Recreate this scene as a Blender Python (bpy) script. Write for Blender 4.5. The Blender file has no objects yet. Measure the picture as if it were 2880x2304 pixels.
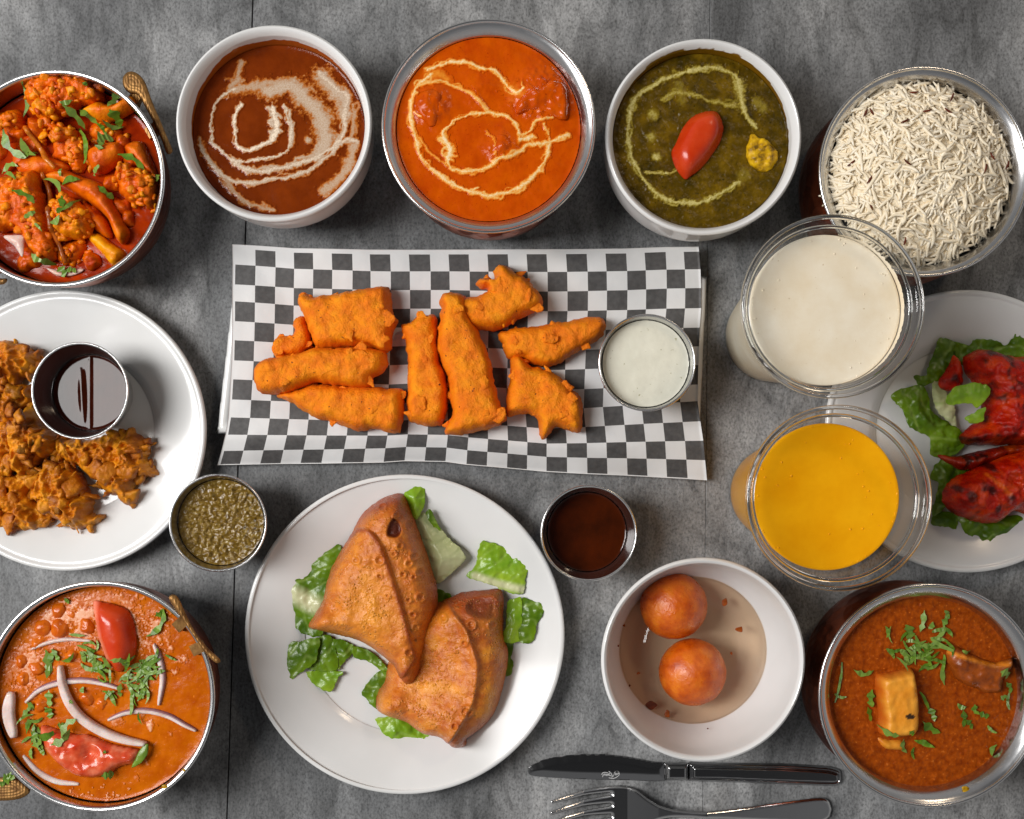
import bpy, math, random
import numpy as np
from mathutils import Vector

random.seed(7)
RNG = np.random.default_rng(7)
scene = bpy.context.scene
COL = scene.collection

# ------------------------------------------------------------------ camera
K = 0.24e-3            # metres on the table top per photograph pixel
NX, NY = 1396.0, 1316.0  # the point straight under the lens
H = 0.80               # lens height above the table top

cam_d = bpy.data.cameras.new('camera')
cam = bpy.data.objects.new('camera', cam_d)
COL.objects.link(cam)
cam.location = (0, 0, H)
cam.rotation_euler = (0, 0, 0)
cam_d.sensor_width = 36.0
cam_d.lens = 36.0 * H / (2880 * K)
cam_d.shift_x = (1440 - NX) / 2880
cam_d.shift_y = (NY - 1152) / 2880
cam_d.clip_start = 0.05
cam_d.clip_end = 20
scene.camera = cam

# ------------------------------------------------------------------ world: a dim room, darker ceiling than walls
w = bpy.data.worlds.new('World')
scene.world = w
w.use_nodes = True
nt = w.node_tree
nt.nodes.clear()
wo = nt.nodes.new('ShaderNodeOutputWorld')
wb = nt.nodes.new('ShaderNodeBackground')
wt = nt.nodes.new('ShaderNodeTexCoord')
ws = nt.nodes.new('ShaderNodeSeparateXYZ')
wr = nt.nodes.new('ShaderNodeValToRGB')
wr.color_ramp.interpolation = 'EASE'
e0, e1 = wr.color_ramp.elements[0], wr.color_ramp.elements[1]
e0.position = 0.0; e0.color = (0.62, 0.60, 0.58, 1)
e1.position = 0.985; e1.color = (0.05, 0.05, 0.052, 1)
em = wr.color_ramp.elements.new(0.72); em.color = (0.34, 0.34, 0.345, 1)
nt.links.new(wt.outputs['Generated'], ws.inputs[0])
nt.links.new(ws.outputs['Z'], wr.inputs[0])
nt.links.new(wr.outputs[0], wb.inputs[0])
wb.inputs[1].default_value = 0.6
nt.links.new(wb.outputs[0], wo.inputs[0])


def area(name, loc, tgt, size, power, color, size_y=None):
    d = bpy.data.lights.new(name, 'AREA')
    d.shape = 'RECTANGLE'
    d.size = size
    d.size_y = size_y or size
    d.energy = power
    d.color = color
    o = bpy.data.objects.new(name, d)
    COL.objects.link(o)
    o.location = loc
    o.rotation_euler = (Vector(tgt) - Vector(loc)).to_track_quat('-Z', 'Y').to_euler()
    return o


area('window_light', (-1.22, 0.14, 1.40), (0.0, 0.0, 0.0), 0.56, 37, (1.0, 0.985, 0.965), 1.2)
area('room_lamp', (0.75, 0.95, 1.25), (0.1, 0.1, 0.0), 0.16, 2.2, (1.0, 0.78, 0.55))

scene.view_settings.view_transform = 'Standard'
scene.view_settings.look = 'None'
scene.view_settings.exposure = 0.0
scene.view_settings.gamma = 1.0
scene.view_settings.use_curve_mapping = False
scene.render.engine = 'CYCLES'
scene.cycles.use_denoising = True
scene.cycles.max_bounces = 10
scene.cycles.transparent_max_bounces = 16
scene.cycles.caustics_reflective = False
scene.cycles.blur_glossy = 0.5
scene.cycles.sample_clamp_indirect = 4.0

# ------------------------------------------------------------------ coordinates
FR = dict(src=(0, 0, 1), A=(0, 150, 2.465), B=(450, 30, 2.654), C=(1040, 30, 2.575), G=(1660, 80, 2.783),
          R=(2230, 150, 2.654), F=(600, 660, 2.464), E=(1300, 660, 2.465), D=(0, 0, 0.7486),
          T=(2400, 800, 2.054), Kp=(0, 800, 2.053), H=(0, 1600, 2.45), S=(660, 1320, 1.835),
          J=(1660, 1540, 2.783), L=(2250, 1600, 2.451), N=(1460, 2080, 2.294), X=(1000, 780, 3.67))


def at(px, py, z=0.0):
    s = K * (H - z) / H
    return np.array([(px - NX) * s, (NY - py) * s])


def fp(fr, pts, z=0.0):
    x0, y0, s = FR[fr]
    a = np.asarray(pts, float)
    return np.stack([(x0 + a[:, 0] / s - NX), (NY - (y0 + a[:, 1] / s))], 1) * (K * (H - z) / H)


def flen(fr, v, z=0.0):
    return v / FR[fr][2] * K * (H - z) / H


# ------------------------------------------------------------------ noise
_perm = RNG.permutation(256).astype(np.int64)
_perm = np.concatenate([_perm, _perm, _perm])
_g = RNG.normal(size=(256, 3)); _g /= np.linalg.norm(_g, axis=1)[:, None]
_c = RNG.random((256, 3))


def _h(i, j, k):
    return _perm[_perm[_perm[i & 255] + (j & 255)] + (k & 255)]


def perlin(p):
    p = np.asarray(p, float)
    i = np.floor(p).astype(np.int64)
    f = p - i
    u = f * f * f * (f * (f * 6 - 15) + 10)
    out = 0
    for a in (0, 1):
        for b in (0, 1):
            for c in (0, 1):
                g = _g[_h(i[:, 0] + a, i[:, 1] + b, i[:, 2] + c)]
                d = ((f - np.array([a, b, c])) * g).sum(1)
                wx = u[:, 0] if a else 1 - u[:, 0]
                wy = u[:, 1] if b else 1 - u[:, 1]
                wz = u[:, 2] if c else 1 - u[:, 2]
                out = out + d * wx * wy * wz
    return out * 1.5


def fbm(p, o=4, gain=0.5):
    r, a, s = 0, 1.0, 0
    p = np.asarray(p, float)
    for k in range(o):
        r = r + a * perlin(p * 2 ** k + 17.3 * k)
        s += a
        a *= gain
    return r / s


def cell(p):
    """distance to the nearest of one random point per unit cell"""
    p = np.asarray(p, float)
    i = np.floor(p).astype(np.int64)
    best = np.full(len(p), 9.0)
    for a in (-1, 0, 1):
        for b in (-1, 0, 1):
            for c in (-1, 0, 1):
                q = i + np.array([a, b, c])
                pt = q + _c[_h(q[:, 0], q[:, 1], q[:, 2])]
                best = np.minimum(best, ((p - pt) ** 2).sum(1))
    return np.sqrt(best)


def P3(x, y, s, seed=0.0):
    return np.stack([x * s + seed * 7.31, y * s - seed * 3.17, np.full_like(x, seed * 1.73 + .37)], 1)


# ------------------------------------------------------------------ object helpers
ORG = {}


def empty(name, loc):
    o = bpy.data.objects.new(name, None)
    COL.objects.link(o)
    o.location = loc
    o.empty_display_size = 0.02
    ORG[o] = np.array(loc, float)
    return o


def tag(o, label=None, cat=None, group=None, kind=None):
    if label: o['label'] = label
    if cat: o['category'] = cat
    if group: o['group'] = group
    if kind: o['kind'] = kind
    return o


def mesh(name, v, f, mat, parent=None, attrs=None, smooth=True, uv=None):
    v = np.asarray(v, float)
    if parent is not None:
        org = ORG[parent]
    else:
        lo, hi = v.min(0), v.max(0)
        org = np.array([(lo[0] + hi[0]) / 2, (lo[1] + hi[1]) / 2, lo[2]])
    m = bpy.data.meshes.new(name)
    m.from_pydata((v - org).tolist(), [], f if isinstance(f, list) else f.tolist())
    if attrs:
        for k, a in attrs.items():
            at_ = m.attributes.new(k, 'FLOAT', 'POINT')
            at_.data.foreach_set('value', np.asarray(a, np.float32))
    if uv is not None:
        ul = m.uv_layers.new(name='UVMap')
        idx = np.empty(len(m.loops), np.int32)
        m.loops.foreach_get('vertex_index', idx)
        ul.data.foreach_set('uv', np.asarray(uv, np.float32)[idx].ravel())
    if smooth:
        m.polygons.foreach_set('use_smooth', np.ones(len(m.polygons), bool))
    m.materials.append(mat)
    m.update()
    o = bpy.data.objects.new(name, m)
    COL.objects.link(o)
    ORG[o] = org
    if parent is not None:
        o.parent = parent
    else:
        o.location = org
    return o


def lathe(prof, c=(0, 0, 0), n=112):
    """closed profile of (r, z) turned about the vertical through c"""
    prof = np.asarray(prof, float)
    m = len(prof)
    a = np.linspace(0, 2 * math.pi, n, endpoint=False)
    r = prof[:, 0][None, :]
    v = np.stack([r * np.cos(a)[:, None] + c[0], r * np.sin(a)[:, None] + c[1],
                  np.broadcast_to(prof[:, 1][None, :], (n, m)) + c[2]], 2).reshape(-1, 3)
    f = []
    for i in range(n):
        j = (i + 1) % n
        for k in range(m - 1):
            f.append([i * m + k, j * m + k, j * m + k + 1, i * m + k + 1])
    return v, f


def smooth_prof(pts, n=6):
    """open Catmull-Rom through the points"""
    p = np.asarray(pts, float)
    q = np.vstack([2 * p[0] - p[1], p, 2 * p[-1] - p[-2]])
    out = []
    for i in range(1, len(q) - 2):
        for t in np.linspace(0, 1, n, endpoint=False):
            out.append(0.5 * (2 * q[i] + (q[i + 1] - q[i - 1]) * t + (2 * q[i - 1] - 5 * q[i] + 4 * q[i + 1] - q[i + 2]) * t * t
                              + (3 * q[i] - q[i - 1] - 3 * q[i + 1] + q[i + 2]) * t ** 3))
    out.append(p[-1])
    return np.array(out)


def smooth_closed(pts, n=6, tension=1.0):
    p = np.asarray(pts, float)
    N = len(p)
    out = []
    for i in range(N):
        a, b, c, d = p[i - 1], p[i], p[(i + 1) % N], p[(i + 2) % N]
        for t in np.linspace(0, 1, n, endpoint=False):
            cr = 0.5 * (2 * b + (c - a) * t + (2 * a - 5 * b + 4 * c - d) * t * t + (3 * b - a - 3 * c + d) * t ** 3)
            out.append(cr * tension + (b + (c - b) * t) * (1 - tension))
    return np.array(out)


def rough_edge(o, amp, scale, seed):
    if amp == 0: return o
    t = np.roll(o, -1, 0) - np.roll(o, 1, 0)
    nrm = np.stack([t[:, 1], -t[:, 0]], 1) / (np.linalg.norm(t, axis=1)[:, None] + 1e-12)
    return o + nrm * (fbm(P3(o[:, 0], o[:, 1], scale, seed), 3) * amp)[:, None]


def seg_near(p, poly, closed=True):
    """distance from points to a polyline, nearest points"""
    a = poly
    b = np.roll(poly, -1, 0) if closed else poly[1:]
    if not closed: a = poly[:-1]
    D = np.full(len(p), 1e9)
    Q = np.zeros_like(p)
    for s in range(0, len(p), 6000):
        q = p[s:s + 6000, None, :]
        ab = (b - a)[None]
        t = np.clip(((q - a[None]) * ab).sum(2) / ((ab ** 2).sum(2) + 1e-18), 0, 1)
        near = a[None] + ab * t[..., None]
        d = ((q - near) ** 2).sum(2)
        k = d.argmin(1)
        r = np.arange(len(k))
        D[s:s + 6000] = np.sqrt(d[r, k])
        Q[s:s + 6000] = near[r, k]
    return D, Q


def inside(p, poly):
    a, b = poly, np.roll(poly, -1, 0)
    res = np.zeros(len(p), bool)
    for s in range(0, len(p), 6000):
        x, y = p[s:s + 6000, 0:1], p[s:s + 6000, 1:2]
        cond = (a[None, :, 1] > y) != (b[None, :, 1] > y)
        xi = (b[None, :, 0] - a[None, :, 0]) * (y - a[None, :, 1]) / (b[None, :, 1] - a[None, :, 1] + 1e-18) + a[None, :, 0]
        res[s:s + 6000] = (cond & (x < xi)).sum(1) % 2 == 1
    return res


def pillow(outl, z0, hf, res=0.0009, e=0.004, w=0.004, zadd=None, thin=None, base=None, smooth=0):
    """a closed solid over an outline: a rim at z0+e, top z0+e+hf(x,y,d), d = distance from the rim;
    thin: sheet of that thickness instead of a flat underside"""
    lo, hi = outl.min(0) - res, outl.max(0) + res
    xs = np.arange(lo[0], hi[0] + res, res)
    ys = np.arange(lo[1], hi[1] + res, res)
    gx, gy = np.meshgrid(xs, ys, indexing='ij')
    p = np.stack([gx.ravel(), gy.ravel()], 1)
    ins = inside(p, outl)
    nx, ny = len(xs), len(ys)
    I = ins.reshape(nx, ny)
    cellm = I[:-1, :-1] | I[1:, :-1] | I[1:, 1:] | I[:-1, 1:]
    ci, cj = np.nonzero(cellm)
    quad = np.stack([ci * ny + cj, (ci + 1) * ny + cj, (ci + 1) * ny + cj + 1, ci * ny + cj + 1], 1)
    used = np.unique(quad)
    remap = np.full(nx * ny, -1); remap[used] = np.arange(len(used))
    quad = remap[quad]
    pu = p[used]
    iu = ins[used]
    d, q = seg_near(pu, outl)
    d[~iu] = 0
    pu = np.where(iu[:, None], pu, q)
    x, y = pu[:, 0], pu[:, 1]
    hb = 0
    if base is not None:
        hb = base(x, y, d)
        edges = np.vstack([quad[:, [0, 1]], quad[:, [1, 2]], quad[:, [2, 3]], quad[:, [3, 0]]])
        cnt = np.bincount(edges.ravel(), minlength=len(x))
        for _ in range(smooth):
            sm = np.bincount(edges[:, 0], hb[edges[:, 1]], len(x)) + np.bincount(edges[:, 1], hb[edges[:, 0]], len(x))
            hb = np.where(iu, 0.4 * hb + 0.6 * sm / cnt, hb)
    top = z0 + e + hb + hf(x, y, d)
    bot = top - thin if thin else z0 + e * (1 - np.clip(d / w, 0, 1)) ** 2
    if zadd is not None:
        za = zadd(x, y)
        top = top + za
        bot = bot + za
    n = len(pu)
    inn = np.nonzero(iu)[0]
    bmap = np.arange(n); bmap[inn] = n + np.arange(len(inn))
    v = np.vstack([np.stack([x, y, top], 1), np.stack([x[inn], y[inn], np.minimum(bot, top - 2e-4)[inn]], 1)])
    f = np.vstack([quad, bmap[quad][:, ::-1]])
    xx = np.concatenate([x, x[inn]]); yy = np.concatenate([y, y[inn]]); dd = np.concatenate([d, d[inn]])
    return dict(v=v, f=f, x=xx, y=yy, d=dd, nt=n)


def dome(h, wd):
    def f(x, y, d):
        t = np.clip(d / wd, 0, 1)
        return h * np.sqrt(np.clip(1 - (1 - t) ** 2, 0, 1))
    return f


def circle(c, r, n=96):
    a = np.linspace(0, 2 * math.pi, n, endpoint=False)
    return np.stack([c[0] + r * np.cos(a), c[1] + r * np.sin(a)], 1)


def ribbon_outline(poly, wd, n=6, taper=0.75):
    c = smooth_prof(poly, n)
    t = np.gradient(c, axis=0)
    t /= np.linalg.norm(t, axis=1)[:, None]
    nn = np.stack([t[:, 1], -t[:, 0]], 1)
    s = np.linspace(0, 1, len(c))
    ww = wd / 2 * (taper + (1 - taper) * np.sin(np.pi * s) ** 0.5)[:, None]
    return np.vstack([c + nn * ww, (c - nn * ww)[::-1]])


def box_mesh(lo, hi):
    (x0, y0, z0), (x1, y1, z1) = lo, hi
    v = [(x0, y0, z0), (x1, y0, z0), (x1, y1, z0), (x0, y1, z0), (x0, y0, z1), (x1, y0, z1), (x1, y1, z1), (x0, y1, z1)]
    f = [[0, 3, 2, 1], [4, 5, 6, 7], [0, 1, 5, 4], [1, 2, 6, 5], [2, 3, 7, 6], [3, 0, 4, 7]]
    return v, f


# ------------------------------------------------------------------ materials
def lin(h):
    """display colour 0-255 triple to linear"""
    return tuple(((c / 255) / 12.92 if c / 255 <= 0.04045 else ((c / 255 + 0.055) / 1.055) ** 2.4) for c in h) + (1,)


class Mat:
    def __init__(s, name):
        s.m = bpy.data.materials.new(name)
        s.m.use_nodes = True
        s.t = s.m.node_tree
        s.b = s.t.nodes['Principled BSDF']
        s.out = s.t.nodes['Material Output']
        s.tc = s.t.nodes.new('ShaderNodeTexCoord')

    def n(s, ty, **kw):
        q = s.t.nodes.new(ty)
        for k, v in kw.items():
            if k.startswith('i_'):
                q.inputs[k[2:].replace('_', ' ')].default_value = v
            else:
                setattr(q, k, v)
        return q

    def l(s, a, b): s.t.links.new(a, b)

    def co(s, scale=(1, 1, 1)):
        mp = s.n('ShaderNodeMapping')
        mp.inputs['Scale'].default_value = scale
        s.l(s.tc.outputs['Object'], mp.inputs['Vector'])
        return mp.outputs[0]

    def noise(s, scale, detail=4, rough=0.55, co=None, dist=0.0):
        q = s.n('ShaderNodeTexNoise')
        q.inputs['Scale'].default_value = scale
        q.inputs['Detail'].default_value = detail
        q.inputs['Roughness'].default_value = rough
        q.inputs['Distortion'].default_value = dist
        s.l(co if co is not None else s.tc.outputs['Object'], q.inputs['Vector'])
        return q.outputs['Fac']

    def ramp(s, fac, stops):
        q = s.n('ShaderNodeValToRGB')
        el = q.color_ramp.elements
        while len(el) > 1: el.remove(el[-1])
        el[0].position = stops[0][0]; el[0].color = stops[0][1]
        for pos, c in stops[1:]:
            e = el.new(pos); e.color = c
        s.l(fac, q.inputs[0])
        return q.outputs[0]

    def mix(s, fac, a, b, blend='MIX'):
        q = s.n('ShaderNodeMix', data_type='RGBA', blend_type=blend)
        for v, k in ((fac, 0), (a, 6), (b, 7)):
            if hasattr(v, 'node'): s.l(v, q.inputs[k])
            else: q.inputs[k].default_value = v
        return q.outputs[2]

    def attr(s, name):
        q = s.n('ShaderNodeAttribute', attribute_name=name)
        return q.outputs['Fac']

    def bump(s, h, strength=0.3, dist=0.001, prev=None):
        q = s.n('ShaderNodeBump')
        q.inputs['Strength'].default_value = strength
        q.inputs['Distance'].default_value = dist
        s.l(h, q.inputs['Height'])
        if prev is not None: s.l(prev, q.inputs['Normal'])
        return q.outputs[0]

    def set(s, color=None, rough=None, metal=None, normal=None, spec=None, coat=None, trans=None, ior=None, sss=None, sssr=None):
        for v, k in ((color, 'Base Color'), (rough, 'Roughness'), (metal, 'Metallic'), (normal, 'Normal'), (spec, 'Specular IOR Level'),
                     (coat, 'Coat Weight'), (trans, 'Transmission Weight'), (ior, 'IOR'), (sss, 'Subsurface Weight')):
            if v is None: continue
            if hasattr(v, 'node'): s.l(v, s.b.inputs[k])
            else: s.b.inputs[k].default_value = v
        if sss:
            s.b.inputs['Subsurface Radius'].default_value = sssr or (1, .4, .2)
            s.b.inputs['Subsurface Scale'].default_value = 0.004
        if coat: s.b.inputs['Coat Roughness'].default_value = 0.08
        return s.m


def food(name, stops, scale, rough=0.45, bscale=900, bstr=0.35, bdist=0.0008, spots=None, spec=0.3, coat=0.0, sss=0, detail=5, attr=None):
    """mottled food surface: colour ramp over noise, optional dark specks, optional attribute mixes [(attr, colour)]"""
    m = Mat(name)
    c = m.ramp(m.noise(scale, detail), stops)
    if spots:
        sp = m.noise(spots[0], 2, 0.4)
        k = m.ramp(sp, [(spots[1], (0, 0, 0, 1)), (spots[1] + .05, (1, 1, 1, 1))])
        c = m.mix(k, c, spots[2])
    for a, col in (attr or []):
        c = m.mix(m.attr(a), c, col)
    nb = m.bump(m.noise(bscale, 5, 0.6), bstr, bdist)
    r = m.ramp(m.noise(scale * 2.2, 3), [(0.35, (rough * .75,) * 3 + (1,)), (0.65, (min(1, rough * 1.25),) * 3 + (1,))])
    return m.set(color=c, rough=r, normal=nb, spec=spec, coat=coat or None, sss=sss or None)


MT = {}
# grey concrete-look laminate, streaked along the boards
m = Mat('table_laminate')
big = m.noise(9, 6, 0.62, m.co((1.0, 0.5, 1)))
mid = m.noise(42, 8, 0.72, m.co((1.3, 0.5, 1)), 0.8)
fine = m.noise(560, 3, 0.7, m.co((1.25, 0.85, 1)))
c1 = m.ramp(big, [(0.3, lin((78, 79, 81))), (0.5, lin((114, 115, 116))), (0.7, lin((162, 162, 162)))])
c2 = m.ramp(mid, [(0.34, (0.42, 0.42, 0.42, 1)), (0.47, (0.88, 0.88, 0.88, 1)), (0.64, (1.35, 1.35, 1.35, 1))])
c3 = m.ramp(fine, [(0.34, (0.55, 0.55, 0.55, 1)), (0.48, (0.96, 0.96, 0.96, 1)), (0.66, (1.25, 1.25, 1.25, 1))])
cc = m.mix(1.0, m.mix(0.85, c1, c2, 'MULTIPLY'), c3, 'MULTIPLY')
nb = m.bump(fine, 0.35, 0.0006, m.bump(mid, 0.25, 0.0008))
MT['table'] = m.set(color=cc, rough=0.55, normal=nb, spec=0.35)
m = Mat('groove_dark'); MT['groove'] = m.set(color=(0.012, 0.012, 0.012, 1), rough=0.8)

m = Mat('white_ceramic')
MT['ceramic'] = m.set(color=m.ramp(m.noise(18, 3), [(0.3, (0.70, 0.70, 0.69, 1)), (0.7, (0.77, 0.77, 0.765, 1))]), rough=0.16, spec=0.5,
                      normal=m.bump(m.noise(40, 2), 0.05, 0.001))
m = Mat('splashed_ceramic')
k = m.ramp(m.attr('splash'), [(0.3, (0, 0, 0, 1)), (0.6, (1, 1, 1, 1))])
MT['splash'] = m.set(color=m.mix(k, (0.75, 0.75, 0.745, 1), m.mix(0.0, lin((168, 84, 26)), lin((120, 80, 10)))), rough=0.18)
m = Mat('splashed_ceramic_green')
k = m.ramp(m.attr('splash'), [(0.3, (0, 0, 0, 1)), (0.6, (1, 1, 1, 1))])
MT['splash_green'] = m.set(color=m.mix(k, (0.75, 0.75, 0.745, 1), lin((120, 84, 10))), rough=0.18)
m = Mat('steel')
MT['steel'] = m.set(color=(0.60, 0.60, 0.605, 1), metal=1.0, rough=m.ramp(m.noise(60, 4, .6, m.co((1, 1, 6))), [(0.3, (.17,) * 3 + (1,)), (.7, (.27,) * 3 + (1,))]),
                    normal=m.bump(m.noise(500, 3), 0.03, 0.0005))
m = Mat('polished_steel')
MT['polish'] = m.set(color=(0.68, 0.68, 0.68, 1), metal=1.0, rough=0.22, normal=m.bump(m.noise(90, 2), 0.05, 0.0006))
m = Mat('hammered_copper')
v = m.n('ShaderNodeTexVoronoi'); v.inputs['Scale'].default_value = 130
m.l(m.tc.outputs['Object'], v.inputs['Vector'])
MT['copper'] = m.set(color=m.ramp(m.noise(50, 4), [(0.3, lin((92, 38, 22))), (0.7, lin((168, 92, 62)))]), metal=1.0, rough=0.36,
                     normal=m.bump(v.outputs['Distance'], 0.6, 0.0012))
m = Mat('brass')
wv = m.n('ShaderNodeTexWave'); wv.inputs['Scale'].default_value = 160; wv.inputs['Distortion'].default_value = 3
m.l(m.co((1, 0.5, 1)), wv.inputs['Vector'])
MT['brass'] = m.set(color=m.ramp(m.noise(150, 4), [(0.3, lin((104, 70, 34))), (0.7, lin((166, 124, 70)))]), metal=0.7, rough=0.46,
                    normal=m.bump(wv.outputs['Fac'], 0.25, 0.0005))

m = Mat('checked_paper')
uvn = m.n('ShaderNodeUVMap')
sp = m.n('ShaderNodeSeparateXYZ'); m.l(uvn.outputs[0], sp.inputs[0])
ch = m.n('ShaderNodeTexChecker'); ch.inputs['Scale'].default_value = 1.0
off = m.n('ShaderNodeMapping'); off.inputs['Location'].default_value = (40, 40, 0.5)
m.l(uvn.outputs[0], off.inputs[0]); m.l(off.outputs[0], ch.inputs['Vector'])
ch.inputs['Color1'].default_value = (0, 0, 0, 1); ch.inputs['Color2'].default_value = (1, 1, 1, 1)


def gate(sock, lo, hi):
    a = m.n('ShaderNodeMath', operation='GREATER_THAN'); m.l(sock, a.inputs[0]); a.inputs[1].default_value = lo
    b = m.n('ShaderNodeMath', operation='LESS_THAN'); m.l(sock, b.inputs[0]); b.inputs[1].default_value = hi
    q = m.n('ShaderNodeMath', operation='MULTIPLY'); m.l(a.outputs[0], q.inputs[0]); m.l(b.outputs[0], q.inputs[1])
    return q.outputs[0]


gg = m.n('ShaderNodeMath', operation='MULTIPLY'); m.l(gate(sp.outputs[0], 0, 24), gg.inputs[0]); m.l(gate(sp.outputs[1], 0, 12), gg.inputs[1])
pr = m.n('ShaderNodeMath', operation='MULTIPLY'); m.l(gg.outputs[0], pr.inputs[0]); m.l(ch.outputs['Fac'], pr.inputs[1])
inv = pr.outputs[0]
ink = m.ramp(m.noise(300, 4), [(0.3, (0.062, 0.060, 0.060, 1)), (0.7, (0.098, 0.095, 0.094, 1))])
wht = m.ramp(m.noise(25, 3), [(0.3, (0.64, 0.64, 0.64, 1)), (0.7, (0.74, 0.74, 0.74, 1))])
MT['paper'] = m.set(color=m.mix(inv, wht, ink), rough=0.5, spec=0.3, normal=m.bump(m.noise(70, 4, .5), 0.25, 0.002))


def liquid(name, base, cream, rough=0.16, scale=90, bscale=700, bstr=0.12, coat=0.0, specks=None, extra=None, sss=0.0):
    m = Mat(name)
    c = m.ramp(m.noise(scale, 5, .6), base)
    if specks:
        k = m.ramp(m.noise(specks[0], 2, .5), [(specks[1], (0, 0, 0, 1)), (specks[1] + .06, (1, 1, 1, 1))])
        c = m.mix(k, c, specks[2])
    for a, col in (extra or []):
        c = m.mix(m.attr(a), c, col)
    if cream:
        a0 = m.attr('cream')
        ns = m.ramp(m.noise(1100, 3, .6), [(0.36, (0.80,) * 3 + (1,)), (0.56, (1.04,) * 3 + (1,))])
        mm = m.n('ShaderNodeMath', operation='MULTIPLY'); mm.use_clamp = True
        m.l(a0, mm.inputs[0]); m.l(ns, mm.inputs[1])
        a = mm.outputs[0]
        c = m.mix(m.ramp(a, [(0.02, (0, 0, 0, 1)), (0.5, (1, 1, 1, 1))]), c, m.ramp(a, cream))
    return m.set(color=c, rough=rough, normal=m.bump(m.noise(bscale, 4, .6), bstr, 0.0008), coat=coat, spec=0.2)


MT['dal'] = liquid('dal_gravy', [(0.3, lin((100, 36, 4))), (0.7, lin((124, 50, 8)))],
                   [(0.12, lin((140, 60, 10))), (0.3, lin((196, 116, 40))), (0.5, lin((176, 138, 106))), (0.72, lin((190, 168, 146))), (1.0, lin((238, 220, 196)))], rough=0.14)
MT['butter'] = liquid('butter_gravy', [(0.3, lin((184, 64, 0))), (0.7, lin((206, 86, 0)))],
                      [(0.1, lin((214, 100, 8))), (0.45, lin((230, 140, 40))), (0.75, lin((236, 186, 110))), (1.0, lin((246, 226, 190)))], rough=0.2, specks=(900, .68, lin((150, 36, 0))))
MT['palak'] = liquid('spinach_gravy', [(0.25, lin((40, 34, 4))), (0.5, lin((84, 64, 6))), (0.75, lin((122, 94, 12)))],
                     [(0.1, lin((112, 92, 14))), (0.5, lin((146, 128, 46))), (0.9, lin((206, 194, 126)))], rough=0.2, scale=90, bscale=420, bstr=0.5, specks=(700, .66, lin((36, 34, 6))))
MT['chana'] = liquid('chickpea_gravy', [(0.3, lin((176, 76, 0))), (0.7, lin((206, 106, 2)))],
                     [(0.1, lin((204, 100, 40))), (0.5, lin((220, 150, 110))), (1.0, lin((236, 190, 160)))], rough=0.2, specks=(600, .67, lin((226, 120, 30))))  # paler stops colour the painted sheen on the oil
MT['lamb'] = liquid('brown_curry_gravy', [(0.3, lin((128, 48, 2))), (0.7, lin((176, 82, 14)))], None, rough=0.24, scale=260, bscale=520, bstr=0.5,
                    specks=(520, .66, lin((196, 104, 34))))
MT['gobi_sauce'] = liquid('gobi_gravy', [(0.3, lin((120, 24, 0))), (0.7, lin((182, 56, 0)))], None, rough=0.10, scale=60, bstr=0.05)
MT['tamarind'] = liquid('tamarind_sauce', [(0.3, lin((44, 12, 4))), (0.7, lin((58, 18, 6)))], None, rough=0.05, bstr=0.0, coat=0.0)
MT['mint'] = liquid('mint_chutney', [(0.25, lin((70, 48, 6))), (0.5, lin((116, 88, 24))), (0.8, lin((160, 136, 72)))], None, rough=0.12, scale=420, bscale=300, bstr=1.0, coat=.5)
MT['brownsauce'] = liquid('brown_sauce', [(0.3, lin((46, 16, 4))), (0.7, lin((74, 26, 4)))], None, rough=0.08, bstr=0.02, coat=0.4, scale=50)
MT['raita'] = liquid('white_yogurt_sauce', [(0.3, lin((218, 216, 200))), (0.7, lin((230, 228, 212)))], None, rough=0.25, bstr=0.06, coat=0.2, specks=(420, .70, lin((176, 172, 140))))
MT['lassi'] = liquid('cream_lassi', [(0.3, lin((224, 206, 174))), (0.7, lin((242, 234, 216)))], None, rough=0.3, bstr=0.08, coat=0.1, scale=24, specks=(520, .72, lin((206, 184, 148))))
MT['mango'] = liquid('mango_lassi', [(0.3, lin((228, 150, 0))), (0.7, lin((246, 176, 14)))], None, rough=0.3, bstr=0.05, coat=0.1, scale=24)

MT['fish'] = food('battered_fish', [(0.22, lin((228, 104, 0))), (0.45, lin((244, 130, 0))), (0.6, lin((250, 146, 2))), (0.8, lin((255, 166, 14)))], 90, rough=0.55, spec=0.3, bscale=900, bstr=0.8, detail=7,
                  bdist=0.0016, spots=(430, .71, lin((120, 40, 4))), attr=[('brown', lin((222, 94, 0)))])
m = Mat('samosa_crust')
c = m.ramp(m.noise(210, 7, .6), [(0.3, lin((186, 90, 18))), (0.5, lin((206, 112, 28))), (0.7, lin((222, 134, 42)))])
vb = m.n('ShaderNodeTexVoronoi'); vb.inputs['Scale'].default_value = 520
m.l(m.tc.outputs['Object'], vb.inputs['Vector'])
blis = m.ramp(vb.outputs['Distance'], [(0.0, (1, 1, 1, 1)), (0.45, (0, 0, 0, 1))])
pk = m.ramp(m.noise(95, 3), [(0.45, (0, 0, 0, 1)), (0.62, (1, 1, 1, 1))])
bm = m.n('ShaderNodeMath', operation='MULTIPLY'); m.l(blis, bm.inputs[0]); m.l(pk, bm.inputs[1])
for a, col in (('gold', lin((240, 158, 40))), ('brown', lin((150, 60, 16))), ('hole', lin((92, 32, 8)))):
    c = m.mix(m.attr(a), c, col)
bd = m.n('ShaderNodeMath', operation='MULTIPLY'); m.l(bm.outputs[0], bd.inputs[0]); bd.inputs[1].default_value = 0.45
c = m.mix(bd.outputs[0], c, lin((236, 164, 70)))
nb = m.bump(m.noise(620, 5, .6), 0.6, 0.0010, m.bump(bm.outputs[0], 0.8, 0.0012))
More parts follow.
